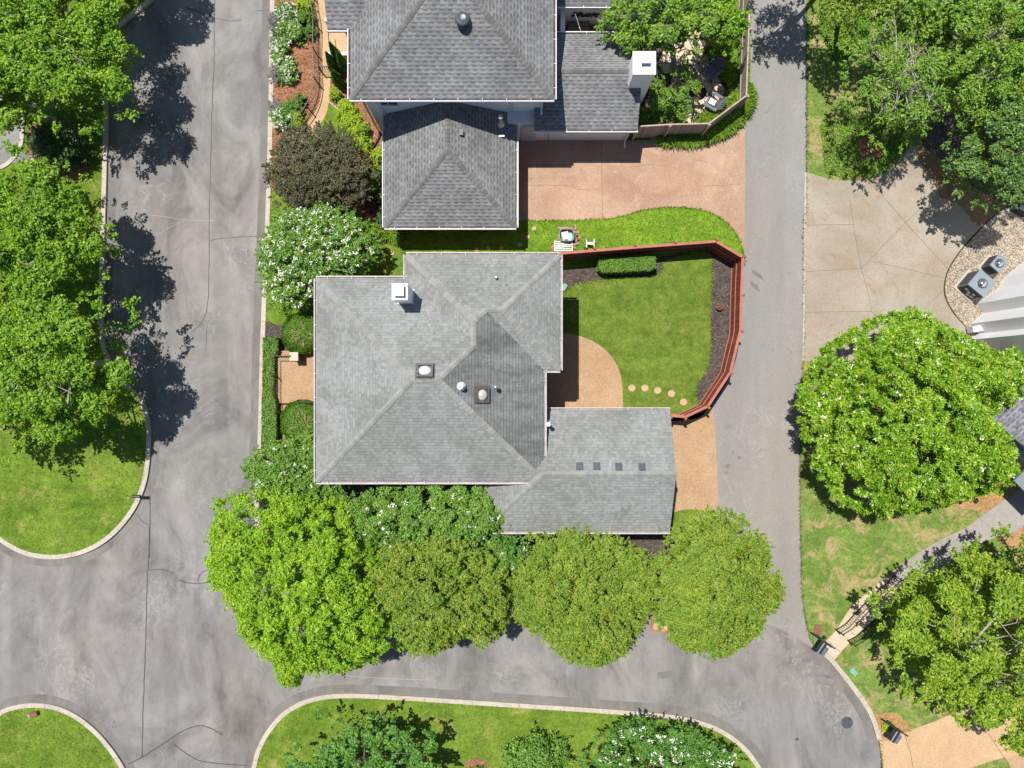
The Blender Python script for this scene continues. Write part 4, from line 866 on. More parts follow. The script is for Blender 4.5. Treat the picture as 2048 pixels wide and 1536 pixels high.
pipe(house, 921, 773, 7.35, 6.95, .12, MT['white']); pipe(house, 1097, 849, 5.65, 4.6, .10, MT['white'])
pipe(house, 992, 554, 6.05, 5.85, .05, MT['galv'], False); pipe(house, 991, 774, 6.95, 6.75, .06, MT['galv'], False)
for px, py in ((1159, 932.5), (1193.5, 932.5), (1237.5, 933.5), (1284, 934)):
    z = zw + (hw - .35) * P5; p = W(px, py, z + .08); sl2 = math.atan(P5); zz = zw + (yN - p.y) * P5
    mb = MB(); mb.box((p.x, p.y, zz + .05), (.30, .34, .10), tilt=-sl2); mb.mat(1)
    for i in range(4): mb.box((p.x, p.y + .11 - i * .07, zz + .105 - (.11 - i * .07) * P5), (.26, .03, .02), tilt=-sl2)
    mb.build('roof_vent', [MT['lead'], MT['dkmetal']], house, bevel=.012)

# ---------------------------------------------------------------- upper house
nh = empty('house', W(900, 60), 'white brick house with dark charcoal hipped roofs, at the top beside the pink driveway', 'house')
PN = .55; ux0, ux1, uy0, uy1 = -7.34, 1.90, 12.92, 24.5; uz = 5.2; uh = (ux1 - ux0) / 2; um = (ux0 + ux1) / 2
Ap = (um, uy0 + uh, uh * PN); Bp = (um, uy1 - uh, uh * PN)
ur = roof_mesh('roof', [[o0(ux0, uy0), o0(ux1, uy0), Ap], [o0(ux1, uy0), o0(ux1, uy1), Bp, Ap], [o0(ux1, uy1), o0(ux0, uy1), Bp], [o0(ux0, uy1), o0(ux0, uy0), Ap, Bp]], [(ux0, uy0), (ux1, uy0), (ux1, uy1), (ux0, uy1)], uz, [MT['sh_north'], MT['white']], nh)
ridge_caps([hp(o0(ux0, uy0), Ap), hp(o0(ux1, uy0), Ap), rp(Ap, Bp)], uz, PN, MT['cap_north'], ur)
# western cross wing with a gable end
cx0, cy0, cy1 = -8.36, 16.09, 21.1; chh = (cy1 - cy0) / 2; cm = (cy0 + cy1) / 2
cr2 = roof_mesh('roof', [[o0(cx0, cy0), o0(-3, cy0), (-3, cm, chh * PN), (cx0, cm, chh * PN)], [o0(cx0, cy1), o0(-3, cy1), (-3, cm, chh * PN), (cx0, cm, chh * PN)]], [(cx0, cy0), (-3, cy0), (-3, cy1), (cx0, cy1), (cx0, cm, chh * PN)], uz - .004, [MT['sh_north'], MT['white']], nh)
gutters([((ux0, uy0), (ux1, uy0), (0, -1)), ((ux0, uy0), (ux0, cy0), (-1, 0)), ((ux1, uy0), (ux1, uy1), (1, 0)), ((cx0, cy0), (ux0 - .12, cy0), (0, -1))], uz, MT['white'], nh, floor='debris')
walls('wall', [(ux0 + iv, uy0 + iv), (ux1 - iv, uy0 + iv), (ux1 - iv, uy1 - iv), (ux0 + iv, uy1 - iv)], uz, MT['white_brick'], nh)
walls('wall', [(cx0 + .5, cy0 + iv), (-5, cy0 + iv), (-5, cy1 - iv), (cx0 + .5, cy1 - iv)], uz - .01, MT['white_brick'], nh)
# hipped garage in front
gx0, gx1, gy0, gz, PG = -6.29, .20, 7.75, 2.3, .53; gh = (gx1 - gx0) / 2; gm = (gx0 + gx1) / 2; gy1 = uy0 + iv - .01
Gp = (gm, gy0 + gh, gh * PG); Gq = (gm, gy1, gh * PG)
gr_ = roof_mesh('roof', [[o0(gx0, gy0), o0(gx1, gy0), Gp], [o0(gx1, gy0), o0(gx1, gy1), Gq, Gp], [o0(gx0, gy1), o0(gx0, gy0), Gp, Gq]], [(gx0, gy0), (gx1, gy0), (gx1, gy1), (gm, gy1, gh * PG), (gx0, gy1)], gz, [MT['sh_north'], MT['white']], nh)
ridge_caps([hp(o0(gx0, gy0), Gp), hp(o0(gx1, gy0), Gp), rp(Gp, Gq)], gz, PG, MT['cap_north'], gr_)
gutters([((gx0, gy0), (gx1, gy0), (0, -1)), ((gx0, gy0), (gx0, gy1), (-1, 0)), ((gx1, gy0), (gx1, gy1), (1, 0))], gz, MT['white'], nh)
walls('wall', [(gx0 + .3, gy0 + .3), (gx1 - .3, gy0 + .3), (gx1 - .3, gy1), (gx0 + .3, gy1)], gz, MT['brick'], nh)
gd = MB(); gxx = gx1 - .3 + .03
for i in range(4): gd.box((gxx, 10.2, .30 + i * .5), (.05, 4.0, .46))
gd.build('garage_door', MT['navy'], nh)
# low eastern wing, gable to the east
nz = 2.62; nx0, nx1, ny0, ny1 = 1.08, 6.15, 12.44, 17.14; nhh = (ny1 - ny0) / 2; nm = (ny0 + ny1) / 2
er = roof_mesh('roof', [[o0(nx0, ny0), o0(nx1, ny0), (nx1, nm, nhh * PN), (nx0, nm, nhh * PN)], [o0(nx0, ny1), o0(nx1, ny1), (nx1, nm, nhh * PN), (nx0, nm, nhh * PN)]], [(nx0, ny0), (nx1, ny0), (nx1, nm, nhh * PN), (nx1, ny1), (nx0, ny1), (nx0, nm, nhh * PN)], nz, [MT['sh_north'], MT['white']], nh)
ridge_caps([rp((1.5, nm, nhh * PN), (nx1, nm, nhh * PN))], nz, PN, MT['cap_north'], er)
gutters([((nx0, ny0), (nx1, ny0), (0, -1)), ((2.05, ny1), (nx1, ny1), (0, 1))], nz, MT['white'], nh, floor='debris')
ew = walls('wall', [(nx0 - 1.3, ny0 + .36), (nx1 - .14, ny0 + .36), (nx1 - .14, ny1 - .36), (nx0 - 1.3, ny1 - .36)], nz - .02, MT['white_brick'], nh)
gb = MB(); gb.face([(nx1 - .14, ny0 + .36, nz - .02), (nx1 - .14, ny1 - .36, nz - .02), (nx1 - .14, nm, nz + (nhh - .36) * PN)]); gb.build('gable', MT['white_brick'], nh)
lp = MB(); lp.box(((nx0 - 1.3 + nx0) / 2, ny0 + .36 + .45, nz - .01), (1.32, .9, .05)); lp.build('flat_roof', MT['white'], nh)
gd = MB()
for i in range(4): gd.box((.85, ny0 + .33, .30 + i * .5), (.75, .05, .47))
gd.build('side_door', MT['white'], nh)
window(nh, (.92, ny0 + .36, 2.35), (0, -1), .8, .22, frame='white', bars=False)
for c, nn, a, b in (((-5.9, uy0 + iv, 4.0), (0, -1), 1.0, 1.1), ((ux0 + iv, 14.2, 4.0), (-1, 0), 1.0, 1.2), ((ux0 + iv, 14.6, 1.5), (-1, 0), 1.0, 1.4), ((ux1 - iv, 18, 4.2), (1, 0), 1.1, 1.1)): window(nh, c, nn, a, b)
tr_ = MB(); tr_.box((-6.3, uy0 + iv - .03, 2.6), (.14, .06, 5.1)); tr_.box((0.0, uy0 + iv - .03, 3.2), (.14, .06, 4.0)); tr_.box((-3, uy0 + iv - .02, 4.85), (7.5, .04, .3)); tr_.build('wall_trim', MT['white'], nh)
def downspout(pts, mat='white', r=.045):
    mb = MB()
    for a, b in zip(pts[:-1], pts[1:]): mb.bar(a, b, r * 2, r * 1.6)
    return mb.build('downspout', MT[mat], nh)
downspout([(nx1 - .1, ny0 - .1, 2.5), (nx1 - .25, ny0 + .28, 2.3), (nx1 - .25, ny0 + .28, .25), (nx1 - .25, ny0 - .05, .15)])
downspout([(ux0 + .05, uy0 + .05, 5.05), (ux0 + iv - .07, uy0 + iv - .07, 4.7), (ux0 + iv - .07, uy0 + iv - .07, .2)], 'galv')
downspout([(1.6, uy0 - .05, 5.0), (1.42, uy0 + .34, 4.7), (1.42, uy0 + .34, 3.1), (1.42, uy0 + .1, 3.0)])
cb = MB(); cb.tube([W(1088, 262, 2.3), W(1096, 262, 2.2), W(1097, 275, .6), W(1097, 281, .15)], [.012] * 4, 5); cb.build('cable', MT['iron'], nh)
# chimney of the upper house
cz = 5.15; q0, q1 = W(1266, 148, cz), W(1312, 102, cz); cc_ = (q0 + q1) / 2; sw, sh_ = (q1.x - q0.x), (q1.y - q0.y)
ch = MB(); ch.box((cc_.x, cc_.y, (cz - .12) / 2), (sw - .06, sh_ - .06, cz - .12)); chim = ch.build('chimney', MT['white_brick'], nh)
cp = MB(); cp.box((cc_.x, cc_.y, cz - .08), (sw + .02, sh_ + .02, .08)); cp.box((cc_.x, cc_.y, cz + .02), (sw, sh_, .12), taper=.45); cp.box((cc_.x + .02, cc_.y + .05, cz + .17), (.36, .38, .2)); cp.box((cc_.x + .02, cc_.y + .05, cz + .29), (.40, .42, .04)); cp.build('chimney_cap', MT['white'], chim)
gr = MB()
for i in range(8): gr.bar((5.75 + i * .12, 14.0, .5 + 0), (5.75 + i * .12, 14.0, 2.2), .02)
for z in (.7, 1.3, 1.9): gr.bar((5.7, 13.98, z), (6.65, 13.98, z), .025)
gr.build('wall_trellis', MT['iron'], nh)
# vents
p = W(923, 22, 7.6); vb = MB(); zr = uz + (p.y - uy0) * PN
vb.lathe((p.x, p.y, 0), [(.30, zr - .25), (.28, zr + .02), (.20, zr + .05), (.20, zr + .18), (.31, zr + .2), (.33, zr + .25), (.29, zr + .34), (.16, zr + .40), (.07, zr + .37), (.02, zr + .38)], 24); vb.build('roof_fan', MT['lead'], nh, smooth=True)
pipe(nh, 1001, 233, 4.1, 3.2, .11, MT['galv']); 
p = W(922, 262, 4.0); zr = gz + (gx1 - p.x) * PG; vb = MB(); vb.box((p.x, p.y, zr + .06), (.18, .26, .22)); vb.build('roof_vent', MT['dkmetal'], nh)
p = W(1003, 267, 3.1); zr = gz + (gx1 - p.x) * PG; vb = MB(); vb.box((p.x, p.y, zr + .06), (.26, .08, .12)); vb.build('roof_vent', MT['galv'], nh)
# far wing over the courtyard, with the lettered wall
fz = 2.7; fy = W(0, 11, fz).y; fx0, fx1 = 1.5, 7.6; fo = .12
roof_mesh('roof', [[o0(fx0, fy), o0(fx1, fy), (fx1, fy + 3, 3 * PN), (fx0, fy + 3, 3 * PN)], [(fx0, fy + 3, 3 * PN), (fx1, fy + 3, 3 * PN), o0(fx1, fy + 6), o0(fx0, fy + 6)]], [(fx0, fy), (fx1, fy), (fx1, fy + 3, 3 * PN), (fx1, fy + 6), (fx0, fy + 6), (fx0, fy + 3, 3 * PN)], fz, [MT['sh_north'], MT['white']], nh)
gutters([((fx0 + .4, fy), (fx1, fy), (0, -1))], fz, MT['white'], nh)
walls('wall', [(fx0, fy + fo), (fx1 - .2, fy + fo), (fx1 - .2, fy + 5.6), (fx0, fy + 5.6)], fz - .02, MT['white_brick'], nh)
slab('courtyard', [(1100, 20), (1260, 20), (1260, 120), (1100, 120)], .104, MT['path_grey'], .05, smooth=False)
wy = fy + fo
pw = MB(); pw.box((2.52, wy - .7, 1.1), (.22, 1.5, 2.2)); pw.build('courtyard_pier', MT['white_brick'], nh)
cab = MB(); cab.box((3.42, wy - .55, .55), (1.15, 1.05, .9))
for i in range(5): cab.box((3.42, wy - .2 - i * .19, 1.01), (1.12, .17, .02))
cab.box((4.5, wy - .65, .4), (.95, .8, .6)); tag(cab.build('outdoor_cupboard', MT['wood'], bevel=.02), 'dark brown wooden cupboard and low bench against the white courtyard wall', 'cupboard')
tx = bpy.data.curves.new('wall_lettering', 'FONT'); tx.body = 'Music G'; tx.size = .58; tx.shear = .35; tx.extrude = .02; tx.offset = .012; tx.space_character = 1.02
to = bpy.data.objects.new('wall_lettering', tx); COL.objects.link(to); dg = bpy.context.evaluated_depsgraph_get(); tm = bpy.data.meshes.new_from_object(to.evaluated_get(dg)); bpy.data.objects.remove(to)
to = bpy.data.objects.new('wall_lettering', tm); COL.objects.link(to); tm.materials.clear(); tm.materials.append(MT['iron']); to.rotation_euler = (R(90), 0, 0); to.location = (2.95, wy - .05, 1.50); to.scale = (1.0, 1, 1)
tag(to, 'black slanted word sign fixed high on the white courtyard wall', 'sign')
lg = MB()
for a, b in (((W(1147, 17, 2.3)), W(1163, 67, 2.5)), (W(1215, 14, 2.4), W(1190, 67, 2.5))): lg.bar(a, b, .015)
for q in (W(1146, 27, 2.1), W(1159, 56, 2.3), W(1197, 54, 2.3)): lg.box(q, (.05, .05, .07))
tag(lg.build('string_lights', MT['galv']), 'thin string of bulbs hung across the narrow courtyard of the white house', 'lights')
# entry porch walls
pr = MB(); a = W(651, 107, .5); b = W(716, 107, .5); pr.box(((a.x + b.x) / 2, a.y, .25), (b.x - a.x, .17, .5)); pr.build('porch_wall', MT['white'], nh)
pr = MB(); a = W(651, 39, .6); pr.box((a.x + .35, a.y, .3), (.8, .17, .6)); pr.build('porch_wall', MT['white'], nh)

# ---------------------------------------------------------------- right hand neighbour
eh = empty('house', W(2040, 620), 'white sided house with stepped walls at the right edge behind two grey cooling units', 'house')
fp = [W(*p).to_2d() for p in ((2160, 430), (2004, 556), (1994, 577), (1952, 608), (1963, 627), (1938, 648), (1952, 668), (1935, 680), (2020, 800), (2300, 700), (2300, 430))]
walls('wall', [(p.x, p.y) for p in fp], 5.0, MT['siding'], eh)
rb = MB(); rb.face([(p.x, p.y, 5.0) for p in fp]); rb.build('flat_roof', MT['siding'], eh)
lg = MB(); a, b = W(1940, 660, .5), W(1975, 652, .5); lg.bar(a, b, .3, .5); lg.build('white_ledge', MT['white'], eh)
# lower shingled roof turned about forty degrees
ks = [W(1925, 800, 3.6), W(2062, 946, 2.7), W(2210, 842, 2.9), W(2090, 700, 3.8)]
zA, zB = 4.3, 2.9
e0, e1 = W(1932, 796, zB), W(2052, 925, zB)
rk = (e1 - e0); rk.z = 0; rkn = rk.normalized(); ev = Vector((rkn.y, -rkn.x, 0)); ev = ev if ev.x > 0 else -ev
rkn = ev.copy(); ev = (e1 - e0).normalized(); ev.z = 0; ev.normalize(); rkn = -rkn            # rows run up to the right: the slope falls towards the upper left
el = 2.35
c0 = Vector((e0.x, e0.y, zB)); m0 = c0 + ev * 3.6 + Vector((0, 0, 1.2)); n0 = c0 + ev * 7.2; c1 = c0 - rkn * el; m1 = m0 - rkn * el; n1 = n0 - rkn * el
mb = MB()
for q in ([c0, c1, m1, m0], [m0, m1, n1, n0]):
    P = [Vector(v) for v in q]; n = geometry.normal(P); 
    if n.z < 0: P.reverse(); n = -n
    dn = Vector((n.x, n.y, 0)).normalized(); u = Vector((-dn.y, dn.x, 0)); mb.face(P, [(p.dot(u), -p.dot(dn) / n.z + 50) for p in P])
mb.mat(1); z12 = Vector((0, 0, .14))
mb.face([c0 - z12, m0 - z12, m0, c0]); mb.face([m0 - z12, n0 - z12, n0, m0]); mb.face([c0 - z12, c1 - z12, c1, c0]); mb.face([c0 - z12, n0 - z12, n1 - z12, c1 - z12])
mb.build('roof', [MT['sh_east'], MT['white']], eh)
i0 = c0 + ev * .4 - rkn * .35; i1 = c1 + ev * .4 + rkn * .1; i2 = n1 - ev * .4 + rkn * .1; i3 = n0 - ev * .4 - rkn * .35
walls('wall', [(p.x, p.y) for p in (i0, i1, i2, i3)], zB - .1, MT['acgrey'], eh)
# porch slab and canopy (casts the square shadow on the path)
q = [W(*p, 1.8) for p in ((2010, 958), (2070, 1018), (2140, 950), (2080, 890))]
mb = MB(); mb.face([(p.x, p.y, 2.45) for p in q]); 
for i in range(4):
    a, b = q[i], q[(i + 1) % 4]; mb.face([(a.x, a.y, 2.33), (b.x, b.y, 2.33), (b.x, b.y, 2.45), (a.x, a.y, 2.45)])
mb.build('porch_roof', MT['acgrey'], eh)

# ================================================================== OBJECTS
def ac_unit(px, py, z, sx, sy, rz, label, dome=.17, panels=False):
    c = W(px, py, z); root = empty('cooling_unit', (c.x, c.y, .12), label, 'air conditioner', 'cooling units on the gravel bed')
    m = Matrix.Rotation(rz, 3, 'Z'); mb = MB(); mb.box((c.x, c.y, (z + .16) / 2), (sx, sy, z - .16), rz); mb.box((c.x, c.y, z - .02), (sx + .03, sy + .03, .05), rz)
    mb.build('casing', MT['acgrey'], root, bevel=.02)
    lv = MB()
    for i in range(9):
        zz = .25 + i * (z - .4) / 8
        lv.box(Vector((c.x, c.y, zz)) + m @ Vector((-sx / 2 - .008, 0, 0)), (.02, sy * .88, .03), rz); lv.box(Vector((c.x, c.y, zz)) + m @ Vector((0, -sy / 2 - .008, 0)), (sx * .88, .02, .03), rz)
    lv.build('louvre', MT['dkmetal'], root)
    f = MB(); f.lathe((c.x + .0, c.y, 0), [(dome * 1.25, z - .01), (dome * 1.22, z + .015), (dome, z + .016)], 24); f.build('fan_ring', MT['dkmetal'], root)
    d = MB(); d.lathe((c.x, c.y, 0), [(dome, z + .012), (dome * .93, z + .06), (dome * .7, z + .11), (dome * .3, z + .14), (.01, z + .145)], 24); d.build('fan_cover', MT['chrome'], root, smooth=True)
    if panels:
        pn = MB()
        for i, (u, zz) in enumerate(((-.25, .7), (-.02, .6), (.2, .72), (.1, .35), (.3, .4))): pn.box(Vector((c.x, c.y, zz)) + m @ Vector((u, -sy / 2 - .02, 0)), (.16, .02, .18), rz)
        pn.build('wiring_panel', MT['cloth'], root)
    MB().box((c.x, c.y, .14), (sx + .25, sy + .25, .07), rz).build('pad', MT['kerb'], root)
    return root
ac_unit(1965, 567, 1.15, 1.05, .98, R(-40), 'larger square grey cooling unit on the gravel, nearest the driveway', .21, True)
ac_unit(1999, 527, .95, .62, .72, R(-40), 'smaller dark sided cooling unit on the gravel beside the white wall', .19)
ac_unit(2058, 408, .9, .8, .8, R(-30), 'third cooling unit under the tree, cut by the right edge', .16)

def fence(name, label, top_px, hgt, board, rail, cap, post_sp=2.0, inner=1, thick=.03, z0=.06, scallop=False, midrail=(.35,)):
    P = [W(x, y, hgt) for x, y in top_px]; P = [Vector((p.x, p.y, 0)) for p in P]
    root = empty(name, (P[0].x, P[0].y, z0), label, 'fence')
    for i in range(len(P) - 1):
        a, b = P[i], P[i + 1]; d = (b - a); l = d.length; d.normalize(); nn = Vector((-d.y, d.x, 0)) * inner; rz = math.atan2(d.y, d.x)
        mb = MB(); k = max(int(l / .145), 1); sp = l / k
        for j in range(k):
            c = a + d * (sp * (j + .5)); hh = hgt + (.01 if j % 2 else -.01); u = j * sp + i * .37
            bx = Matrix.Rotation(rz, 3, 'Z'); n0_ = len(mb.uv)
            mb.box((c.x, c.y, (hh + z0) / 2), (sp - .012, thick, hh - z0), rz)
            for q in range(n0_, len(mb.uv)): mb.uv[q] = [((j + .5 + i * 31) / 7.0 + (t[0] * 0), t[1]) for t in mb.uv[q]]
        mb.build('fence_panel', MT[board], root)
        for fz_ in midrail: MB().bar(a + nn * .055 + Vector((0, 0, z0 + (hgt - z0) * fz_)), b + nn * .055 + Vector((0, 0, z0 + (hgt - z0) * fz_)), .035, .06).build('rail', MT[rail], root)
        rl = MB(); rl.bar(a + nn * .02 + Vector((0, 0, hgt + .02)), b + nn * .02 + Vector((0, 0, hgt + .02)), cap, .035)
        rl.build('cap_rail', MT[rail], root)
        m = max(int(round(l / post_sp)), 1)
        for j in range(m + (i == len(P) - 2)):
            c = a + d * (l * j / m) - nn * .08; pm = MB(); pm.box((c.x, c.y, (hgt + .1 + z0) / 2), (.10, .10, hgt + .04 - z0), rz); pm.lathe((c.x, c.y, 0), [(.07, hgt + .07), (.075, hgt + .11), (.05, hgt + .16), (.01, hgt + .18)], 8); pm.build('post', MT[rail], root)
    return root
fence('board_fence', 'red stained board fence curving round the back yard', [(1107, 507), (1270, 494), (1432, 482), (1486, 514), (1483, 590), (1481, 662), (1461, 745), (1416, 813), (1371, 834), (1342, 832)], 1.8, 'redwood', 'redrail', .13, 2.1, -1, midrail=(.08, .5))
fence('board_fence', 'grey weathered board fence along the lane beside the fire pit garden', [(1501, -60), (1498, 60), (1493, 192), (1418, 248), (1340, 250), (1275, 254)], 1.8, 'oldwood', 'oldrail', .07, 2.4, -1, midrail=(.1, .5))

def railing(name, label, path, h, z0, mat, group=None, sp=.13, postsp=1.5, smooth=True, low=.12, slopez=None):
    q = spline(path, False, 6) if smooth else [Vector(p) for p in path]
    P = [W(p.x, p.y, z0) for p in q]; P = [Vector((p.x, p.y, 0)) for p in P]; root = empty(name, (P[0].x, P[0].y, z0), label, 'railing', group)
    tr = MB(); tl = MB(); pk = MB(); acc = 0; nxt = 0
    for a, b in zip(P[:-1], P[1:]):
        for z, q_ in ((z0 + h, tr), (z0 + low, tl)): q_.bar(a + Vector((0, 0, z)), b + Vector((0, 0, z)), .035, .03)
        l = (b - a).length
        while nxt <= acc + l:
            c = a.lerp(b, (nxt - acc) / l); pk.bar(c + Vector((0, 0, z0 + low)), c + Vector((0, 0, z0 + h)), .014); nxt += sp
        acc += l
    tr.build('top_rail', MT[mat], root); tl.build('bottom_rail', MT[mat], root); pk.build('baluster', MT[mat], root)['kind'] = 'stuff'
    tot = acc; n = max(int(tot / postsp), 1); acc = 0; want = [tot * i / n for i in range(n + 1)]
    for a, b in zip(P[:-1], P[1:]):
        l = (b - a).length
        while want and want[0] <= acc + l + 1e-4:
            c = a.lerp(b, min((want.pop(0) - acc) / l, 1)); pm = MB(); pm.box((c.x, c.y, z0 + (h + .06) / 2), (.05, .05, h + .06)); pm.box((c.x, c.y, z0 + h + .075), (.065, .065, .03)); pm.build('post', MT[mat], root)
        acc += l
    return root
railing('iron_railing', 'curved thin iron railing beside the tan path of the white house', [(621, -60), (627, 0), (635, 50), (635, 110), (637, 150), (636, 185), (624, 220), (606, 246), (586, 268)], .95, .11, 'ironlit')
railing('iron_railing', 'black iron railing on the lawn side of the cream path', [(1671, 1258), (1689, 1247), (1716, 1218), (1746, 1188), (1786, 1151)], .85, .11, 'iron', 'railings of the cream path', smooth=False)
railing('iron_railing', 'shorter black iron railing on the tree side of the cream path', [(1695, 1280), (1713, 1270), (1737, 1248), (1760, 1225), (1782, 1205)], .85, .11, 'iron', 'railings of the cream path', smooth=False)
railing('iron_railing', 'dark iron railing round the tan front terrace behind the long hedge', [(590, 713), (554, 713), (554, 800), (560, 826)], .86, .40, 'iron', smooth=False)
railing('iron_railing', 'short straight iron railing between terrace pillar and the house wall', [(604, 803), (634, 803)], .9, .40, 'iron', smooth=False)
gt = MB(); a, b = W(637, 133, .9), W(657, 133, .9); gt.bar(a, b, .05, .05); gt.bar(a - Vector((0, 0, .8)), a + Vector((0, 0, .1)), .05); gt.bar(b - Vector((0, 0, .8)), b + Vector((0, 0, .1)), .05)
for i in range(5): c = a.lerp(b, (i + .5) / 5); gt.bar(c, c - Vector((0, 0, .75)), .02)
tag(gt.build('garden_gate', MT['iron']), 'small dark iron gate across the curved tan path', 'gate')
hr = MB(); hr.tube([W(655, 55, .9), W(657, 70, .9), W(659, 95, .8), W(661, 104, .3)], [.02] * 4, 6); tag(hr.build('hand_rail', MT['iron']), 'single bent black hand rail in front of the white porch', 'railing')

def pillar(px, py, label, delta=None):
    c = W(px, py, 1.2); root = empty('stone_pillar', (c.x, c.y, .1), label, 'pillar', 'pillars of the front terrace')
    MB().box((c.x, c.y, .62), (.34, .34, 1.1)).build('shaft', MT['brick'], root); MB().box((c.x, c.y, 1.2), (.44, .44, .08)).build('cap', MT['pillar'], root, bevel=.01); return root
pl = pillar(588, 713, 'stone capped pillar at the upper corner of the front terrace'); d_ = W(588, 799, 1.2) - W(588, 713, 1.2); copy_thing(pl, d_, 'stone capped pillar at the lower corner of the front terrace')

# stepping stones
def stones(pts, label_f, group, r=.185, z=.13, mat='path_tan'):
    first = None
    for i, (px, py) in enumerate(pts):
        p = W(px, py)
        if first is None:
            mb = MB(); mb.lathe((p.x, p.y, 0), [(r * .98, z - .05), (r, z - .01), (r * .96, z)], 22, 1, .97); first = tag(mb.build('stepping_stone', MT[mat]), label_f(i), 'stepping stone', group); p0 = p
        else:
            o = first.copy(); COL.objects.link(o); o.location = (p.x - p0.x, p.y - p0.y, rnd.uniform(-.004, .004)); o['label'] = label_f(i)
on = ['first', 'second', 'third', 'fourth', 'fifth']
stones([(1263, 776), (1289, 776), (1314.5, 781), (1342, 787), (1366, 804)], lambda i: 'round tan stepping stone in the back yard, %s from the patio' % on[i], 'stepping stones in the back yard', .19, .135)
stones([(785, 507), (953, 500), (977, 498), (1003, 498), (1040, 490)], lambda i: ['round stepping stone by the white flowering myrtle and roof corner', 'round stepping stone in the narrow side lawn, first of four', 'round stepping stone in the narrow side lawn, second of four', 'round stepping stone in the narrow side lawn, third of four', 'round stepping stone in the narrow side lawn, nearest the pink driveway'][i], 'stepping stones in the side lawn', .12, .13)
for (px, py), lb in (((1068, 458), 'small square paver in the side lawn, closer to the pink driveway'), ((1055, 475), 'small square paver in the side lawn, closer to the roof')):
    p = W(px, py); tag(MB().box((p.x, p.y, .12), (.22, .18, .04), R(20)).build('square_paver', MT['stone'], bevel=.008), lb, 'paver', 'square pavers in the side lawn')
# small things
p = W(1439, 613, .35); pt = empty('plant_pot', (p.x, p.y, .1), 'round brown plant pot standing on the dark mulch by the red fence', 'plant pot')
MB().lathe((p.x, p.y, 0), [(.11, .1), (.17, .34), (.185, .36), (.185, .40), (.15, .40), (.14, .33)], 20).build('pot', MT['rust'], pt); MB().lathe((p.x, p.y, 0), [(.14, .33), (.10, .345), (.01, .35)], 16).build('soil', MT['mulch_dark'], pt)
V, cc, sz = crown(np.random.default_rng(3), (p.x, p.y, .36), (.07, .07, .05), 4, .06, 20, .06, .03); quads('dry_plant', V, MT['l_red'], pt)
def lid(px, py, sx, sy, rz, mat, label, name='utility_lid', z=.15, cat='utility cover', ribs=True):
    p = W(px, py); mb = MB(); mb.box((p.x, p.y, z - .06), (sx, sy, .12), rz); m = Matrix.Rotation(rz, 3, 'Z')
    if ribs:
        for i in range(4): mb.box(Vector((p.x, p.y, z + .004)) + m @ Vector(((i - 1.5) * sx * .2, 0, 0)), (.02, sy * .8, .008), rz)
    return tag(mb.build(name, MT[mat], bevel=.01), label, cat)
lid(1634, 1258, .36, .52, R(-6), 'rust', 'rusty brown rectangular ground lid beside the lower lane end')
lid(1705, 1342, .26, .40, R(42), 'teal', 'pale teal ground lid in the lawn beside the curved kerb')
lid(1128, 575, .22, .36, R(-30), 'teal', 'pale green ground lid at the house wall in the dark mulch', z=.14)
lid(82, 322, .75, .62, R(15), 'stone', 'flat pale stone lying under the left maples', 'flat_stone', .22, 'stone', False)
def disc(px, py, r, label, mat='lead', name='manhole_cover', cat='manhole cover', z=.012):
    p = W(px, py); mb = MB(); mb.lathe((p.x, p.y, 0), [(r * 1.12, -.01), (r * 1.12, z * .6), (r, z)], 28)
    for i in range(5): mb.box((p.x, p.y + (i - 2) * r * .3, z + .002), (r * 1.2, .015, .006))
    return tag(mb.build(name, MT[mat]), label, cat)
disc(1694, 1445, .28, 'round dark manhole cover in the street bend at lower right', 'street2' if 0 else 'lead'); disc(1594, 1478, .08, 'tiny round valve cover in the street bend', name='valve_cover', cat='valve cover')
disc(284, 229, .07, 'small round drain cap in the shaded left street', 'dkmetal', 'street_drain', 'street drain')
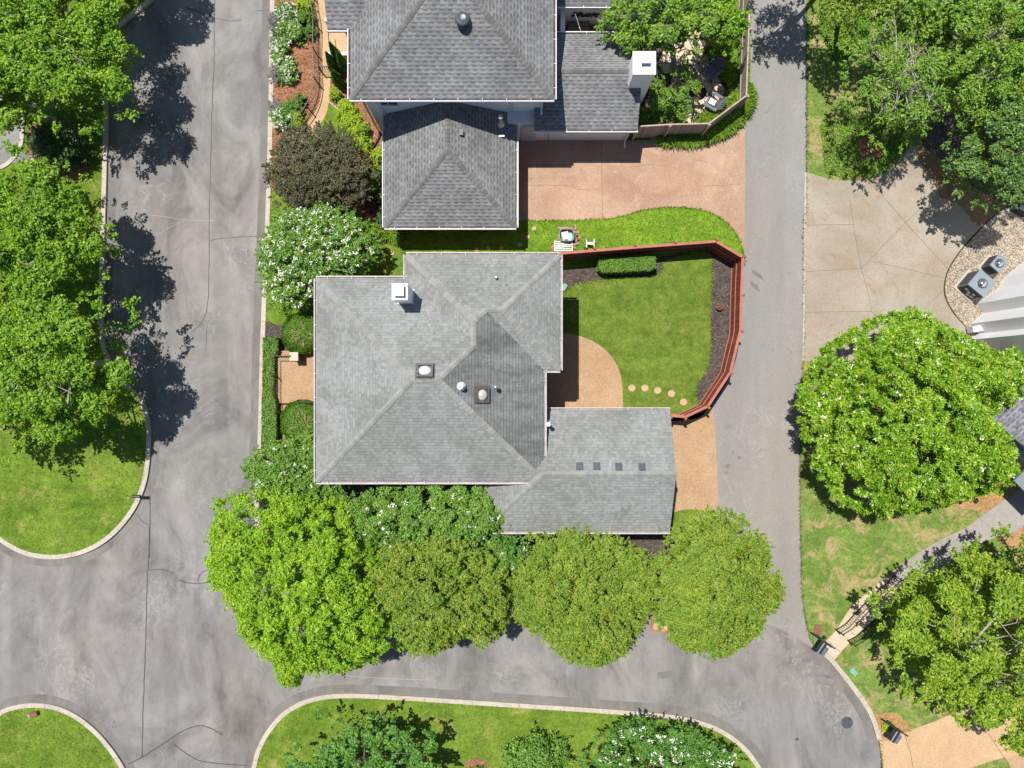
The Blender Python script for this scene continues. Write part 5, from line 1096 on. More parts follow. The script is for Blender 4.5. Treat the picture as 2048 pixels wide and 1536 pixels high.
# curbside mailboxes
def mailbox(px, py, rz, label, z=1.15, big=False):
    p = W(px, py, z); root = empty('mailbox', (p.x, p.y, .0), label, 'mailbox', 'black mailboxes at the kerb'); m = Matrix.Rotation(rz, 3, 'Z'); c = Vector((p.x, p.y, 0))
    T = lambda x, y, zz: c + m @ Vector((x, y, 0)) + Vector((0, 0, zz))
    if big:
        MB().box(T(.35, .0, .62), (.12, .12, 1.3), rz).build('post', MT['navy'], root)
        MB().box(T(.36, 0, 1.0), (.07, 1.35, .07), rz).box(T(.36, .0, .7), (.05, 1.1, .05), rz).build('cross_beam', MT['navy'], root)
        b = MB()
        prof = [(math.cos(a) * .14, math.sin(a) * .12) for a in [math.pi * i / 8 for i in range(9)]] + [(-.14, -.14), (.14, -.14)]
        for s_ in (0,):
            f0 = [T(-.3, y, z + zz) for y, zz in prof]; f1 = [T(.3, y, z + zz) for y, zz in prof]
            b.face(f0[::-1]); b.face(f1)
            for i in range(len(prof)): b.face([f0[i], f0[(i + 1) % len(prof)], f1[(i + 1) % len(prof)], f1[i]])
        b.build('letter_box', MT['navy'], root); MB().box(T(-.05, -.3, .95), (.46, .2, .22), rz).build('paper_box', MT['slate'], root)
        MB().box(T(.42, -.36, 1.08), (.06, .1, .1), rz).build('flag', MT['galv'], root)
    else:
        MB().box(T(.08, 0, z / 2), (.05, .05, z), rz).build('post', MT['navy'], root)
        b = MB(); prof = [(math.cos(a) * .075, math.sin(a) * .075) for a in [math.pi * i / 8 for i in range(9)]] + [(-.075, -.08), (.075, -.08)]
        f0 = [T(-.2, y, z + zz) for y, zz in prof]; f1 = [T(.2, y, z + zz) for y, zz in prof]; b.face(f0[::-1]); b.face(f1)
        for i in range(len(prof)): b.face([f0[i], f0[(i + 1) % len(prof)], f1[(i + 1) % len(prof)], f1[i]])
        b.build('letter_box', MT['navy'], root); MB().box(T(-.21, 0, z), (.02, .13, .14), rz).build('door', MT['dkmetal'], root)
    return root
mailbox(531, 331, R(0), 'small black mailbox at the kerb beside the bronze tree', .8)
mailbox(272, 993, R(180), 'small black mailbox at the kerb of the round left lawn', .65)
mailbox(1643, 1296, R(55), 'large black double mailbox on a crossbeam post at the cream path', 1.15, True)
mailbox(1789, 1473, R(58), 'large black double mailbox on a crossbeam post at the tan driveway', 1.15, True)
p = W(1649, 1275, .3); root = empty('path_light', (p.x, p.y, .1), 'small dark path light in the grass beside the cream path', 'garden light'); MB().lathe((p.x, p.y, 0), [(.015, .1), (.015, .3)], 8).build('stem', MT['iron'], root); MB().lathe((p.x, p.y, 0), [(.10, .3), (.08, .34), (.02, .38)], 12).build('lamp_shade', MT['iron'], root)
p = W(67, 1429, .25); root = empty('ground_box', (p.x, p.y, .1), 'small dark brown utility box with pale end on the lower left lawn', 'utility box'); MB().box((p.x, p.y, .2), (.42, .2, .22), R(18)).build('box', MT['rust'], root, bevel=.01); MB().box((p.x - .25, p.y - .08, .18), (.08, .2, .18), R(18)).build('end_plate', MT['galv'], root)
# drain pipe across the red mulch
dp = MB(); dp.tube([W(759, 265, .2), W(758, 275, .16), W(748, 292, .16), W(735, 306, .16), W(729, 316, .14)], [.06] * 5, 10); tag(dp.build('drain_pipe', MT['iron'], smooth=True), 'black corrugated drain pipe lying on red mulch at the wall corner', 'pipe')
# planks, tub with cloths, metal rack and cart beside the red fence
BL = ['long weathered board along the upper side of the grey tub', 'short upright board at the upper right of the grey tub', 'topmost short flat board right of the grey tub', 'second short flat board from the top, right of the tub', 'third short flat board from the top, right of the tub', 'tilted short board at the lower right of the tub', 'slanting short board at the left rim of the tub', 'slanting short board above the left end of the silver rack',
      'slanting short board beside the left side of the silver rack', 'steep outer board at the right edge of the board scatter', 'lower steep board at the right edge of the board scatter', 'flat board between silver rack and red fence, right end', 'longest board lying under the silver rack']
pr_ = random.Random(9)
for i, (px, py, l, a) in enumerate(((1130, 457, .8, 0), (1150, 456, .28, 88), (1152, 466, .30, 6), (1153, 474, .32, 2), (1153, 482, .34, -4), (1152, 489, .34, 14), (1120, 470, .30, 60), (1113, 482, .3, 40), (1107, 493, .3, 30), (1155, 470, .3, 70), (1158, 478, .32, 65), (1140, 496, .6, -3), (1118, 497, .8, 4))):
    p = W(px, py); o = MB().box((p.x, p.y, .14 + (i % 3) * .025), (l, .12, .04), R(a)).build('edging_board', MT['wood'])
    tag(o, BL[i], 'board', 'weathered boards under the tub')
p = W(1133, 471, .38); root = empty('plastic_tub', (p.x, p.y, .18), 'grey plastic tub filled with pale cloths beside the red fence', 'tub')
tb = MB()
def sq(r1, z, n=28, e=.5): return [Vector((p.x + r1 * 1.05 * math.copysign(abs(math.cos(2 * math.pi * k / n)) ** e, math.cos(2 * math.pi * k / n)), p.y + r1 * .88 * math.copysign(abs(math.sin(2 * math.pi * k / n)) ** e, math.sin(2 * math.pi * k / n)), z)) for k in range(n)]
rings = [sq(.26, .18), sq(.34, .50), sq(.375, .51), sq(.375, .54), sq(.335, .54), sq(.25, .24), sq(.01, .23)]
for a, b in zip(rings[:-1], rings[1:]):
    for k in range(28): tb.face([a[k], a[(k + 1) % 28], b[(k + 1) % 28], b[k]])
tb.build('basin', MT['slate'], root, smooth=True)
def cloth(px, py, sx, sy, z, mat, seed, rz):
    r_ = np.random.default_rng(seed); q = W(px, py, z); n = 9; mb = MB(); m = Matrix.Rotation(rz, 3, 'Z')
    gz_ = r_.uniform(-.035, .035, (n, n)); G = [[Vector((q.x, q.y, z)) + m @ Vector(((i / (n - 1) - .5) * sx * (1 + .1 * r_.normal()), (j / (n - 1) - .5) * sy * (1 + .1 * r_.normal()), gz_[i][j] - .12 * (((i / (n - 1) - .5) ** 2 + (j / (n - 1) - .5) ** 2)))) for j in range(n)] for i in range(n)]
    for i in range(n - 1):
        for j in range(n - 1): mb.face([G[i][j], G[i + 1][j], G[i + 1][j + 1], G[i][j + 1]])
    return mb.build('folded_cloth', MT[mat], smooth=True)
tag(cloth(1131, 471, .34, .42, .46, 'cloth', 1, R(12)), 'crumpled cream cloth lying in the grey tub', 'cloth'); tag(cloth(1141, 474, .20, .40, .49, 'aqua', 2, R(-8)), 'crumpled pale aqua cloth lying in the grey tub', 'cloth')
p = W(1127, 492, .3); rk_ = MB()
for i in range(6): rk_.box((p.x, p.y + .24 - i * .095, .3), (.95, .035, .03), R(2))
for x in (-.46, 0, .46): rk_.box((p.x + x, p.y, .272), (.035, .55, .03), R(2))
for x in (-.44, .44):
    for y in (-.22, .22): rk_.box((p.x + x, p.y + y, .185), (.03, .03, .17))
tag(rk_.build('metal_rack', MT['galv']), 'low silver slatted metal rack between the grey tub and the red fence', 'rack')
p = W(1181, 485, .5); root = empty('garden_cart', (p.x, p.y, .1), 'small black and white folding cart leaning behind the red fence', 'cart')
c_ = MB(); c_.box((p.x, p.y - .04, .5), (.32, .13, .03)); c_.box((p.x - .2, p.y - .05, .46), (.04, .42, .04)); c_.box((p.x + .19, p.y - .02, .46), (.04, .42, .04)); c_.build('frame', MT['white'], root)
MB().box((p.x - .11, p.y + .12, .42), (.14, .24, .08), R(20)).build('bag', MT['navy'], root)
for s_ in (-1, 1): wm = MB(); wm.lathe((p.x + s_ * .22, p.y - .24, 0), [(.06, .1), (.09, .14), (.06, .18)], 12); wm.build('wheel', MT['iron'], root)
# fire pit and lounge chairs
p = W(1395, 184, .35); root = empty('fire_pit', (p.x, p.y, .13), 'round stone fire pit with dark ash on the flagstone patio', 'fire pit')
for ring_, (rr, hh) in enumerate(((.62, .2), (.58, .36))):
    st = MB(); k = 13
    for i in range(k):
        a = 2 * math.pi * (i + ring_ * .5) / k; st.box((p.x + rr * math.cos(a), p.y + rr * math.sin(a), hh), (.24, 2 * math.pi * rr / k - .02, .16), a)
    st.build('stone_ring', MT['flag'], root, bevel=.02)
MB().lathe((p.x, p.y, 0), [(.5, .14), (.45, .2), (.2, .24), (.01, .22)], 18).build('ash_bed', MT['mulch_dark'], root)
lg_ = MB()
for i in range(6):
    a = i * 1.05; lg_.tube([(p.x + .3 * math.cos(a), p.y + .3 * math.sin(a), .24), (p.x - .22 * math.cos(a + .4), p.y - .22 * math.sin(a + .4), .34)], [.05, .04], 7)
lg_.build('charred_log', MT['rust'], root)
def chair(px, py, rz, label, covered=False):
    p = W(px, py, .5); root = empty('garden_chair', (p.x, p.y, .13), label, 'chair', 'dark chairs round the fire pit'); m = Matrix.Rotation(rz, 3, 'Z'); c = Vector((p.x, p.y, .13))
    T = lambda x, y, z: c + m @ Vector((x, y, z)); mt = MT['slate']
    s_ = MB()
    for i in range(5): s_.box(T(0, .26 - i * .115, .36 - i * .018), (.56, .10, .03), rz)
    s_.build('seat', mt, root)
    b = MB()
    for i in range(6): b.bar(T((i - 2.5) * .095, -.22, .28), T((i - 2.5) * .115, -.58, 1.0 - abs(i - 2.5) * .03), .085, .025)
    b.bar(T(-.26, -.4, .62), T(.26, -.4, .62), .03, .08); b.build('backrest', mt, root)
    for sx in (-1, 1):
        MB().box(T(sx * .36, .0, .60), (.13, .76, .03), rz).build('armrest', mt, root)
        MB().bar(T(sx * .33, .32, 0), T(sx * .33, .30, .58), .09, .03).build('leg', mt, root); MB().bar(T(sx * .31, -.5, 0), T(sx * .31, .1, .36), .03, .1).build('leg', mt, root)
    if covered: MB().box(T(.02, .0, .40), (.3, .36, .06), rz).build('cushion', MT['cloth'], root, bevel=.02)
    return root
chair(1424, 141, R(135 - 8), 'dark garden chair at the upper right of the fire pit, back to the greenery')
chair(1424, 205, R(62), 'dark garden chair with pale cushion at the lower right of the fire pit', True)
chair(1374, 152, R(215), 'dark garden chair half under the bush at the upper left of the fire pit')
# debris on the road
rgd = np.random.default_rng(12)
def litter(name, areas, mat, seed):
    rg = np.random.default_rng(seed); P = []
    for (x0_, y0_, x1_, y1_, n, z) in areas:
        for _ in range(n): q = W(rg.uniform(x0_, x1_), rg.uniform(y0_, y1_)); P.append((q.x, q.y, z + rg.uniform(.004, .02)))
    P = np.array(P); V = leaf_quads(rg, P, rg.normal(size=P.shape) * .25 + np.array([0, 0, 1]), .07, .045); o = quads(name, V, MT[mat]); o['kind'] = 'stuff'
litter('leaf_litter', [(1225, 1405, 1380, 1425, 26, .0), (1380, 1425, 1440, 1450, 18, 0), (700, 1378, 1230, 1404, 22, 0), (1600, 690, 1612, 760, 34, .1), (1596, 760, 1604, 1010, 50, .1), (1500, 650, 1600, 1100, 26, .055), (1345, 1010, 1425, 1060, 40, .11), (1345, 840, 1428, 1010, 22, .105),
        (1325, 530, 1410, 800, 24, .13), (1424, 520, 1470, 780, 30, .115), (1200, 440, 1470, 500, 24, .13), (880, 497, 1000, 507, 40, .12), (1610, 980, 1900, 1250, 150, .1), (1640, 360, 1880, 640, 30, .11), (0, 1430, 230, 1530, 40, .12), (560, 1400, 1480, 1530, 80, .12), (20, 880, 280, 1090, 40, .12), (220, 420, 530, 1000, 40, .004), (20, 1130, 500, 1400, 50, .004), (1500, 100, 1600, 700, 30, .055), (1000, 1320, 1500, 1400, 26, 0), (1340, 90, 1450, 250, 90, .145), (1700, 260, 1850, 340, 70, .12), (1850, 960, 1960, 1060, 80, .12)], 'litter', 4)
litter('dropped_twig', [(348, 874, 362, 888, 18, 0), (1545, 60, 1552, 100, 3, .055)], 'l_box', 5)
litter('pale_scrap', [(303, 477, 308, 481, 4, 0), (524, 640, 527, 690, 3, 0)], 'white', 6)

# ================================================================== TREES AND PLANTS
GM = 'maples along the left side of the street'
def maple(label, px, py, rp, seed, zc=3.5, rz=2.4, ncl=44, **k):
    return tree('maple_tree', label, px, py, zc, (rp[0] * 1.02, rp[1] * 1.04), rz, 'l_maple', int(ncl * 1.8), .52, 380, .12, .095, 'leaf', .22, .17, GM, twigs=7, lift=.15, bark='bark_pale', seed=seed, lobes=max(int(ncl / 4), 4), flat=.75, fill=.05, **k)
maple('maple with broad lobed crown over the kerb, uppermost of the left row beside the street', 160, 130, (112, 150), 11, ncl=56, outline=[(240,0),(232,60),(245,95),(272,102),(258,130),(232,152),(266,188),(272,230),(240,240),(210,232),(195,262),(150,262),(100,252),(60,232),(40,200),(20,150),(10,80),(60,20),(120,-40),(200,-50)])
maple('maple standing just beyond the top edge, throwing the uppermost shadow on the street', 188, -108, (122, 100), 18, ncl=46)
maple('maple cut by the upper left corner of the photo', 10, 40, (120, 130), 12)
maple('maple cut by the left edge, above the small patch of side road', 15, 190, (75, 62), 13, ncl=18)
maple('maple between the dark rounded bush and the lower big maple, second along the street', 112, 460, (118, 128), 14, ncl=50, outline=[(130,330),(160,345),(166,380),(185,420),(208,450),(230,480),(222,530),(212,570),(185,592),(140,600),(80,602),(20,575),(0,500),(-10,400),(40,345),(90,325)])
maple('maple cut by the left edge beside the second street maple', -20, 450, (105, 150), 15, ncl=34)
maple('largest maple above the round left lawn, lowest of the left row', 128, 722, (142, 150), 16, 3.6, 2.8, ncl=66, outline=[(100,590),(165,595),(200,615),(268,608),(264,650),(226,680),(250,710),(264,740),(266,782),(240,800),(225,830),(195,842),(170,852),(140,880),(100,868),(60,862),(20,850),(-10,800),(-20,720),(0,640),(50,600)])
maple('maple cut by the left edge above the round left lawn', -30, 730, (100, 170), 17, ncl=34)
shrub('holly_bush', 'dark rounded evergreen bush in its red mulch ring beside the pale stone', 112, 292, (52, 45), 2.2, 'l_dark', 9000, .10, .07, seed=21, nclump=16)
slab('mulch_ring', [(60, 262), (110, 238), (160, 262), (178, 320), (168, 370), (130, 350), (70, 345)], .115, MT['mulch_red'], .03)
# row under the wing
tree('oak_tree', 'large bright lime green tree at the street corner, leftmost of the southern row', 610, 1176, 4.4, (196, 194), 3.0, 'l_lime', 185, .44, 430, .15, .055, 'leaf', .24, .22, 'trees in the row below the garage wing', twigs=9, lift=.05, bark='bark_pale', seed=31, fill=.1, skirt=.6, flat=.85, outline=[(440,1000),(500,990),(560,985),(620,1000),(690,1010),(730,1060),(755,1120),(775,1180),(790,1250),(800,1295),(765,1290),(740,1320),(690,1330),(650,1340),(612,1335),(595,1368),(565,1340),(540,1300),(500,1250),(480,1200),(440,1160),(418,1110),(428,1060)], zlo=.46)
tree('pear_tree', 'olive green round crown beside the lime green corner tree', 888, 1174, 4.2, (152, 140), 2.6, 'l_olive', 165, .38, 470, .09, .058, 'leaf', .26, .18, 'trees in the row below the garage wing', seed=32, fill=.1, skirt=.6, flat=.85, outline=[(735,1130),(770,1080),(830,1055),(900,1050),(960,1075),(1010,1110),(1030,1150),(1020,1200),(1005,1250),(990,1280),(940,1265),(890,1290),(840,1305),(810,1290),(790,1240),(760,1200)], zlo=.46)
tree('pear_tree', 'olive green round crown centred under the garage wing', 1158, 1183, 4.2, (144, 144), 2.6, 'l_olive', 165, .38, 470, .09, .058, 'leaf', .22, .18, 'trees in the row below the garage wing', seed=33, fill=.1, skirt=.6, flat=.85, outline=[(1035,1130),(1060,1075),(1120,1068),(1160,1045),(1190,1070),(1250,1085),(1300,1120),(1310,1170),(1290,1230),(1270,1270),(1240,1310),(1190,1325),(1140,1315),(1110,1290),(1070,1260),(1030,1230),(1025,1180)], zlo=.46)
tree('pear_tree', 'olive green round crown nearest the lane, rightmost of the southern row', 1426, 1166, 4.2, (142, 152), 2.6, 'l_olive', 165, .38, 470, .09, .058, 'leaf', .18, .18, 'trees in the row below the garage wing', seed=34, fill=.1, skirt=.6, flat=.85, outline=[(1330,1090),(1370,1040),(1420,1020),(1470,1030),(1510,1060),(1535,1090),(1530,1120),(1560,1160),(1550,1205),(1520,1225),(1515,1260),(1470,1290),(1440,1310),(1390,1300),(1340,1275),(1310,1230),(1305,1170),(1310,1120)], zlo=.46)
GC = 'white flowering crape myrtles'
def myrtle(label, px, py, rp, seed, bl, zc=2.2, rz=1.2, ncl=34, mat='l_myrtle', **k):
    return tree('crape_myrtle', label, px, py, zc, rp, rz, mat, int(ncl * 1.6), .36, 300, .10, .062, 'leaf', .2, .07, GC, bl=bl, blsize=.135, seed=seed, fill=.15, skirt=.6, flat=.8, **k)
myrtle('myrtle full of white flowers beside the upper left corner of the grey roof', 636, 512, (122, 104), 41, 420, 1.9, 1.3, ncl=56, outline=[(560,430),(600,415),(650,402),(690,420),(730,450),(758,495),(740,525),(715,550),(680,570),(640,590),(600,615),(555,620),(528,585),(520,540),(517,500),(530,470)])
myrtle('myrtle with few white flowers between the long hedge and the lime green tree', 612, 948, (118, 80), 42, 60, 1.9, 1.2, ncl=40)
myrtle('wide myrtle with scattered white flowers against the lower roof edge', 850, 1028, (160, 72), 43, 70, 4.3, 1.0, ncl=50)
myrtle('myrtle with few white flowers between the two middle olive crowns', 1000, 1108, (56, 54), 44, 14, 3.4, 1.0, ncl=16, mat='l_blue')
tree('smoke_tree', 'dark bronze leaved tree with bare grey twigs beside the garage roof', 640, 338, 1.9, (112, 98), 1.3, 'l_purple', 90, .33, 300, .085, .055, 'leaf', .14, .09, None, twigs=30, lift=.2, twr=.013, bark='bark_pale', seed=45, fill=.15, skirt=.6, outline=[(540,330),(560,280),(600,255),(650,250),(690,268),(720,300),(748,340),(742,380),(720,410),(680,420),(620,422),(575,418),(545,400),(535,360)])
tree('magnolia_tree', 'huge glossy magnolia with big white blooms beside the lane', 1820, 826, 3.0, (218, 212), 3.4, 'l_magnolia', 210, .41, 52, .18, .07, 'whorl', .12, .25, None, bl=90, blsize=.185, blmat='petal', seed=51, fill=.1, skirt=.9, flat=.85, extra=(34, .15, 'coral', 'withered_leaves'), outline=[(1605,760),(1640,700),(1700,660),(1760,630),(1820,618),(1870,640),(1905,665),(1960,685),(2000,708),(2040,700),(2052,755),(2000,800),(1935,805),(1945,840),(1990,875),(2030,930),(2010,980),(1960,990),(1920,1000),(1860,1012),(1780,1030),(1700,1020),(1650,970),(1615,920),(1600,860),(1590,810)], zlo=.46, oscale=.95)
GE = 'leafy trees of the upper right garden'
tree('willow_oak', 'thin leaved tree with many bare grey branches above the mulch ring', 1782, 172, 3.6, (100, 118), 2.2, 'l_forest', 56, .46, 120, .17, .06, 'leaf', .2, .16, GE, twigs=46, lift=.3, twr=.026, bark='bark_pale', seed=52, lobes=14, fill=.04, flat=.7, trunk_off=(.9, .9))
tree('willow_oak', 'dense green tree at the upper right corner of the photo', 1960, 90, 4.4, (150, 150), 2.8, 'l_forest', 130, .5, 290, .16, .075, 'leaf', .2, .2, GE, twigs=14, bark='bark_pale', lift=.3, seed=53, lobes=24, flat=.75)
tree('willow_oak', 'tree standing just beyond the top edge, throwing its shadow on the lane', 1588, -96, 4.6, (84, 76), 1.8, 'l_forest', 30, .48, 260, .15, .075, 'leaf', .3, .14, GE, seed=68, lobes=9, fill=.05, trunk_off=(3.4, 1.0))
tree('willow_oak', 'green tree leaning over the lawn beside the lane at the top edge', 1700, 8, 4.0, (62, 52), 2.0, 'l_olive', 26, .45, 170, .14, .07, 'leaf', .3, .12, GE, seed=54, lobes=8, fill=.05, trunk_off=(1.2, .9))
tree('willow_oak', 'green tree at the top edge between the bare branched tree and the corner tree', 1828, 15, 4.2, (80, 90), 2.4, 'l_forest', 52, .48, 270, .16, .075, 'leaf', .25, .16, GE, seed=55, twigs=10, bark='bark_pale', lift=.3, lobes=11, flat=.75)
tree('holly_tree', 'dark green tree overhanging the gravel bed and the brown driveway', 1995, 312, 3.6, (105, 100), 2.4, 'l_darkmid', 84, .42, 300, .12, .08, 'leaf', .25, .16, None, seed=56, twigs=4, lobes=16, flat=.75, trunk_off=(1.2, .5), extra=(150, .15, 'l_olive', 'young_leaves'))
tree('willow_oak', 'large light green tree covering the lower right corner beside the cream path', 1922, 1272, 4.0, (196, 206), 3.0, 'l_limeb', 175, .48, 320, .15, .08, 'leaf', .2, .12, None, seed=57, lobes=30, flat=.75, fill=.4, trunk_off=(1.4, -1.2), twigs=12, lift=.1, twr=.018, bark='bark_pale', outline=[(1745,1200),(1775,1185),(1810,1180),(1840,1140),(1880,1115),(1940,1095),(2000,1060),(2060,1080),(2110,1150),(2120,1300),(2080,1420),(2040,1490),(1990,1445),(1930,1440),(1880,1410),(1830,1400),(1810,1360),(1790,1300),(1760,1240)])
tree('willow_oak', 'light green tree cut by the right edge below the porch slab', 2060, 1160, 4.0, (70, 90), 2.2, 'l_olive', 34, .48, 250, .14, .08, 'leaf', .26, .14, None, seed=58, lobes=8)
tree('hornbeam_tree', 'green tree hanging over the low wing roof and the courtyard', 1318, 48, 3.8, (112, 60), 1.6, 'l_forest', 60, .42, 270, .14, .09, 'leaf', .3, .14, None, seed=59, lobes=13, twigs=10, bark='bark_pale', trunk_off=(1.6, -.5), lift=.2)
tree('hornbeam_tree', 'bright green tree at the top edge inside the grey board fence', 1442, 42, 3.2, (42, 62), 1.5, 'l_maple', 22, .4, 270, .13, .09, 'leaf', .3, .1, None, seed=60, lobes=6)
tree('crab_apple', 'bushy grey green tree beside the tall white chimney and the fire pit', 1338, 186, 1.8, (50, 52), 1.0, 'l_forest', 24, .3, 200, .09, .055, 'leaf', .3, .07, None, seed=61, twigs=6, lobes=7, fill=.1)
shrub('shrub', 'greyish green shrub along the inside of the grey fence below the wing roof', 1322, 232, (56, 22), 1.5, 'l_forest', 5200, .09, .06, seed=62, nclump=13)
tree('linden_tree', 'blue green lobed tree with strong shadow on the lower lawn', 728, 1520, 2.5, (138, 88), 1.7, 'l_blue', 62, .42, 260, .13, .11, 'leaf', .3, .12, None, seed=63, lobes=13, fill=.1)
shrub('shrub', 'light green bush at the bottom edge between the mulch ring and the flowering myrtle', 1072, 1520, (62, 46), 2.2, 'l_myrtle', 7000, .11, .08, seed=64, nclump=16, amp=.35)
myrtle('myrtle full of white flowers at the bottom edge of the photo', 1338, 1532, (162, 90), 65, 300, 1.9, 1.2, ncl=56, mat='l_blue', outline=[(1165,1535),(1180,1490),(1220,1462),(1275,1442),(1335,1452),(1385,1462),(1425,1485),(1470,1505),(1492,1560),(1400,1620),(1250,1620)])
shrub('shrub', 'tiny green plant in the mulch ring at the bottom edge', 955, 1538, (12, 9), .5, 'l_box', 260, .08, .05, seed=66, nclump=4)
# clipped shrubs of the front terrace
GB = 'round clipped bushes of the front terrace'
def ball_bush(label, px, py, r, h, seed, ntw):
    rg = np.random.default_rng(seed); c = W(px, py, h * .6); root = empty('ball_bush', (c.x, c.y, .08), label, 'shrub', GB); n = 15000; rr = M_(r, h * .6)
    d = unit(rg.normal(size=(n, 3))); d[:, 2] = np.where(d[:, 2] < -.3, -d[:, 2], d[:, 2]); d = unit(d)
    bump = 1 + .045 * np.sin(d[:, :1] * 9 + 1) * np.cos(d[:, 1:2] * 8) + rg.uniform(-.09, .02, (n, 1))
    P = np.array([c.x, c.y, h * .5]) + d * bump * np.array([rr, rr, h * .52]); keep = (np.hypot(P[:, 0] - c.x - .1, P[:, 1] - c.y + .05) > rr * .38) | (rg.uniform(0, 1, n) < .35)
    P, d = P[keep], d[keep]; quads('foliage', leaf_quads(rg, P, d + rg.normal(size=P.shape) * .35, .085, .05), MT['l_box'], root)
    mb = MB(); b = Vector((c.x + .1, c.y - .05, h * .62)); mb.tube([(c.x, c.y, .08), b], [.05, .03], 6)
    for i in range(ntw):
        a = rg.uniform(0, 6.28); e = Vector((b.x + math.cos(a) * rr * rg.uniform(.25, .62), b.y + math.sin(a) * rr * rg.uniform(.25, .62), h * rg.uniform(.98, 1.1))); mb.tube([b, b.lerp(e, .5) + Vector((.02, -.02, .05)), e], [.028, .02, .009], 4)
    mb.build('stems', MT['twig_tan'], root)
MT['twig_tan'] = mat_plain('tan_twigs', (.50, .37, .22, 1), .9, var=.3)
ball_bush('round clipped bush with straw coloured twigs above the front terrace', 606, 667, 44, 1.35, 70, 44)
ball_bush('round clipped bush with straw coloured twigs below the front terrace', 605, 845, 46, 1.35, 71, 36)
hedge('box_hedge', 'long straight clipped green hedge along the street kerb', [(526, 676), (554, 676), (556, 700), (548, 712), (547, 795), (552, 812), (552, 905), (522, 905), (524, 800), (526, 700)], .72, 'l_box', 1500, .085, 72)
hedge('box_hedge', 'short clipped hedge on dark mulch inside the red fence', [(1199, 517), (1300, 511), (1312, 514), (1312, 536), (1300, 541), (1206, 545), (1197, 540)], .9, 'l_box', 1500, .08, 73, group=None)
# front garden of the upper house
GW = 'white flowering shrubs on the red mulch'
for i, (px, py, rx, ry, n, h, lb) in enumerate(((575, 26, 22, 20, 90, .8, 'white flowering shrub on the red mulch, nearest the top edge'), (574, 62, 22, 20, 60, .8, 'white flowering shrub, second from the top edge on the red mulch'), (592, 66, 16, 18, 24, .8, 'green shrub with few white flowers, second row from the street kerb'), (558, 95, 15, 15, 40, .7, 'small white flowering shrub beside the grey lavender at the kerb'),
                            (566, 122, 18, 16, 50, .7, 'white flowering shrub in the middle of the red mulch bed'), (576, 143, 17, 19, 46, .7, 'low white flowering shrub ending the upper group'), (564, 236, 18, 24, 70, .8, 'white flowering shrub beside the lower end of the curved railing'))):
    shrub('flower_shrub', lb, px, py, (rx * 1.12, ry * 1.12), h, 'l_myrtle', 2800, .08, .05, GW, bl=int(n * 2.2), blsize=.095, seed=80 + i, nclump=9)
for i, (px, py, rx, ry, mt, lb) in enumerate(((607, 12, 16, 16, 'l_chart', 'yellow green shrub left of the railing at the top edge'), (613, 37, 17, 14, 'l_box', 'green shrub beside the upper part of the curved railing'), (621, 63, 12, 11, 'l_box', 'small round green shrub under the curved railing'),
                            (583, 222, 19, 24, 'l_box', 'green shrub behind the lower white flowers'), (601, 198, 9, 11, 'l_box', 'tiny green shrub on open red mulch near the railing'), (594, 240, 15, 16, 'l_chart', 'yellow green shrub at the lower end of the curved railing'), (669, 186, 10, 11, 'l_chart', 'tiny yellow green shrub below the pointed evergreens'),
                            (730, 262, 10, 10, 'l_box', 'small dark green shrub beside the black drain pipe'), (757, 310, 14, 14, 'l_chart', 'yellow green shrub under the garage gutter'), (762, 350, 13, 22, 'l_box', 'green shrub under the middle of the garage gutter'), (740, 365, 22, 24, 'l_myrtle', 'loose green shrub between bronze tree and garage'),
                            (764, 434, 14, 24, 'l_dark', 'dark green shrub at the lower corner of the garage roof'), (764, 396, 9, 14, 'l_chart', 'small yellow green shrub beside the dark corner shrub'), (736, 330, 14, 14, 'l_chart', 'pale green shrub at the end of the black drain pipe'))):
    shrub('shrub', lb, px, py, (rx, ry), .75, mt, 1900, .08, .05, 'small green shrubs of the front garden', seed=100 + i, nclump=7)
for i, (px, py, lb) in enumerate(((551, 42, 'grey lavender at the kerb nearest the top edge'), (552, 88, 'grey lavender at the kerb, second from the top'), (551, 146, 'wide grey lavender at the kerb beside the last upper flower shrub'), (550, 216, 'grey lavender at the kerb, lowest of the four'))):
    shrub('lavender', lb, px, py, (15, 19), .6, 'l_lav', 1600, .15, .018, 'lavenders at the kerb', seed=130 + i, nclump=6)
for i, (px, py, r, lb) in enumerate(((691, 218, 19, 'chartreuse shrub nearest the white wall, top of its row'), (706, 240, 21, 'chartreuse shrub second in its row'), (712, 262, 20, 'chartreuse shrub third in its row beside the small lawn'), (722, 288, 18, 'chartreuse shrub lowest in its row against the bronze tree'))):
    shrub('shrub', lb, px, py, (r, r), .8, 'l_chart', 3000, .09, .06, 'row of chartreuse shrubs', seed=140 + i, nclump=9)
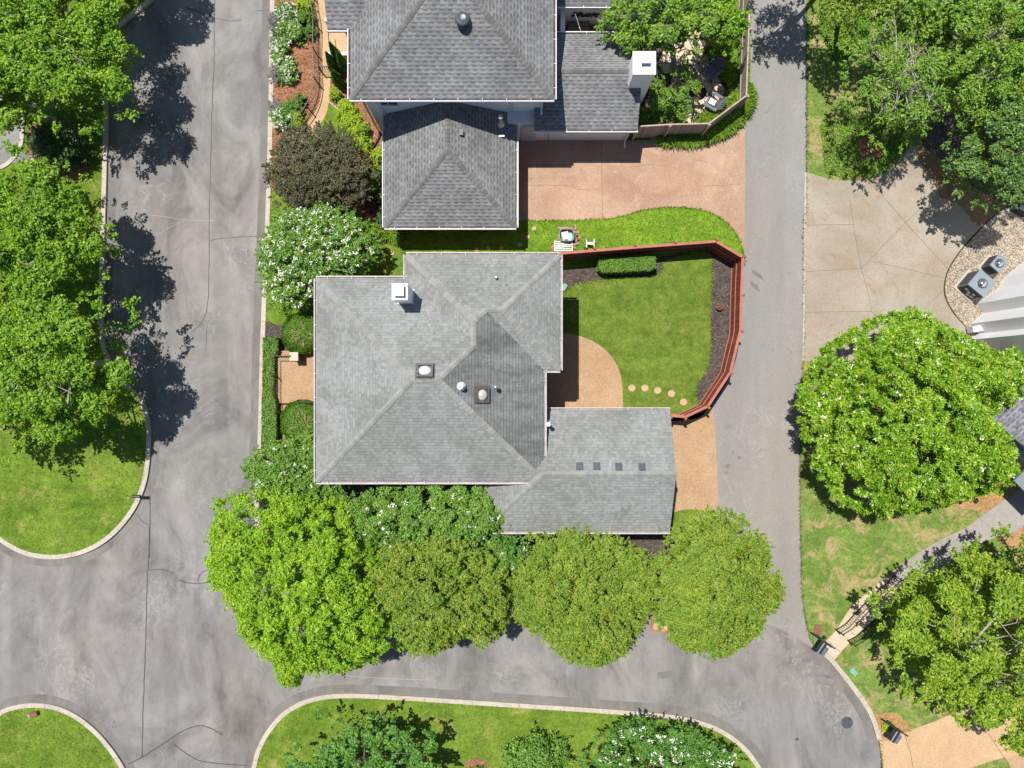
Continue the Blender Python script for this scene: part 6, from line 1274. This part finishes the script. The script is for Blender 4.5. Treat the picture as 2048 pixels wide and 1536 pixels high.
for i, (px, py, h, lb) in enumerate(((668, 130, 2.0, 'pointed evergreen at the porch wall, left of the group'), (678, 118, 2.4, 'tall pointed evergreen in the middle of the porch group'), (690, 132, 2.2, 'pointed evergreen nearest the gutter'), (676, 158, 1.7, 'shorter pointed evergreen below the others'), (666, 8, 2.0, 'narrow evergreen at the top edge beside the tan path'))):
    b = W(px + 5, py + 12); rg = np.random.default_rng(150 + i); root = empty('arborvitae', (b.x, b.y, .1), lb, 'evergreen', 'pointed evergreens at the porch')
    n = 5200; u = rg.uniform(0, 1, n) ** .8; a = rg.uniform(0, 6.28, n); rr = .36 * (1 - u) ** .65 * (.8 + .25 * np.sin(a * 5 + u * 9)) * rg.uniform(.8, 1.05, n)
    P = np.stack([b.x + np.cos(a) * rr, b.y + np.sin(a) * rr, .15 + u * h], 1); Nn = np.stack([np.cos(a), np.sin(a), np.full(n, .5)], 1) + rg.normal(size=(n, 3)) * .4
    quads('foliage', leaf_quads(rg, P, Nn, .09, .045), MT['l_box'], root); MB().tube([(b.x, b.y, .1), (b.x, b.y, h * .8)], [.05, .02], 6).build('stem', MT['bark'], root)
shrub('shrub', 'reddish brown leaved plant on the mulch left of the garage corner', 742, 400, (22, 22), .4, 'l_red', 1500, .10, .05, seed=160, nclump=9, amp=.4)
# strap leaved plants
def lilies(name, label, path_px, wd_px, n, mat, seed, L_=.5, kind='stuff', h=.4):
    rg = np.random.default_rng(seed); q = spline(path_px, False, 8); P = []
    for _ in range(n):
        i = rg.integers(0, len(q) - 1); p = q[i].lerp(q[i + 1], rg.uniform()); w_ = W(p.x + rg.uniform(-wd_px, wd_px), p.y + rg.uniform(-wd_px, wd_px), .2); P.append((w_.x, w_.y, .12))
    P = np.array(P); k = 9; base = np.repeat(P, k, 0); m = len(base); a = rg.uniform(0, 6.28, m); d = np.stack([np.cos(a), np.sin(a)], 1); l = L_ * rg.uniform(.5, 1.1, m)
    V = []; wv = .028; s_ = np.stack([-d[:, 1], d[:, 0], np.zeros(m)], 1) * wv
    p0 = base; p1 = base + np.concatenate([d * (l * .45)[:, None], (h * rg.uniform(.6, 1, m))[:, None]], 1); p2 = base + np.concatenate([d * l[:, None], (h * rg.uniform(.2, .7, m))[:, None]], 1)
    A_ = np.stack([p0 - s_ * .6, p0 + s_ * .6, p1 + s_, p1 - s_], 1); B_ = np.stack([p1 - s_, p1 + s_, p2 + s_ * .15, p2 - s_ * .15], 1)
    return tag(quads(name, np.concatenate([A_, B_]).reshape(-1, 3), MT[mat]), label, 'ground cover', kind=kind)
lilies('daylilies', 'band of strap leaved daylilies outside the grey fence beside the pink driveway', [(1325, 277), (1380, 278), (1425, 268), (1465, 245), (1490, 214)], 8, 330, 'l_lily', 1)
lilies('daylilies', 'tuft of strap leaves at the outer fence corner by the lane', [(1496, 178), (1499, 196), (1494, 208)], 4, 26, 'l_lily', 2)
lilies('daylilies', 'strap leaved band inside the grey fence round the fire pit', [(1476, 120), (1474, 170), (1468, 205), (1440, 232), (1400, 250)], 9, 330, 'l_lily', 3)
lilies('liriope', 'pale strap leaved tufts below the garage corner', [(748, 462), (775, 470), (800, 476)], 8, 60, 'l_forest', 4, .35)
def cover(name, label, poly_px, n, mat, seed, h=.35, L_=.09, hole=None):
    rg = np.random.default_rng(seed); q = [W(*p, h) for p in poly_px]; poly = np.array([(p.x, p.y) for p in q]); mn, mx = poly.min(0), poly.max(0)
    X = rg.uniform(mn[0], mx[0], n); Y = rg.uniform(mn[1], mx[1], n); k = pt_in(poly, X, Y) & (~pt_in(hole, X, Y) if hole is not None else True); X, Y = X[k], Y[k]; Z = h * (.6 + .25 * np.sin(X * 5) * np.cos(Y * 6.3) + .25 * rg.uniform(-1, 1, len(X)))
    P = np.stack([X, Y, Z + .08], 1); return tag(quads(name, leaf_quads(rg, P, rg.normal(size=P.shape) * .5 + np.array([0, 0, 1]), L_, L_ * .7), MT[mat]), label, 'ground cover', kind='stuff')
cover('ground_cover', 'bright green leafy ground cover inside the grey fence', [(1412, 85), (1478, 70), (1480, 180), (1470, 215), (1455, 165), (1428, 140)], 16000, 'l_maple', 1, .45)
cover('ground_cover', 'low leafy weeds under the trees at the upper right', [(1640, 250), (1700, 230), (1800, 230), (1815, 290), (1780, 335), (1700, 358), (1650, 345)], 9000, 'l_forest', 2, .14, .08, hole=[POLY[n] for n in POLY if n.startswith('mulch_ring')][0])
cover('ground_cover', 'shaded leafy undergrowth below the upper right trees', [(1640, -40), (1760, -40), (1730, 110), (1670, 120), (1640, 60)], 8000, 'l_forest', 3, .2, .1)
cover('ground_cover', 'yellow green seedlings beside the lower black mailbox', [(1764, 1448), (1785, 1444), (1796, 1460), (1780, 1466), (1764, 1462)], 900, 'l_chart', 4, .2, .08)
cover('ground_cover', 'thin green ground cover along the outside foot of the grey fence', [(1252, 274), (1300, 272), (1300, 280), (1252, 281)], 2200, 'l_box', 5, .12, .06)
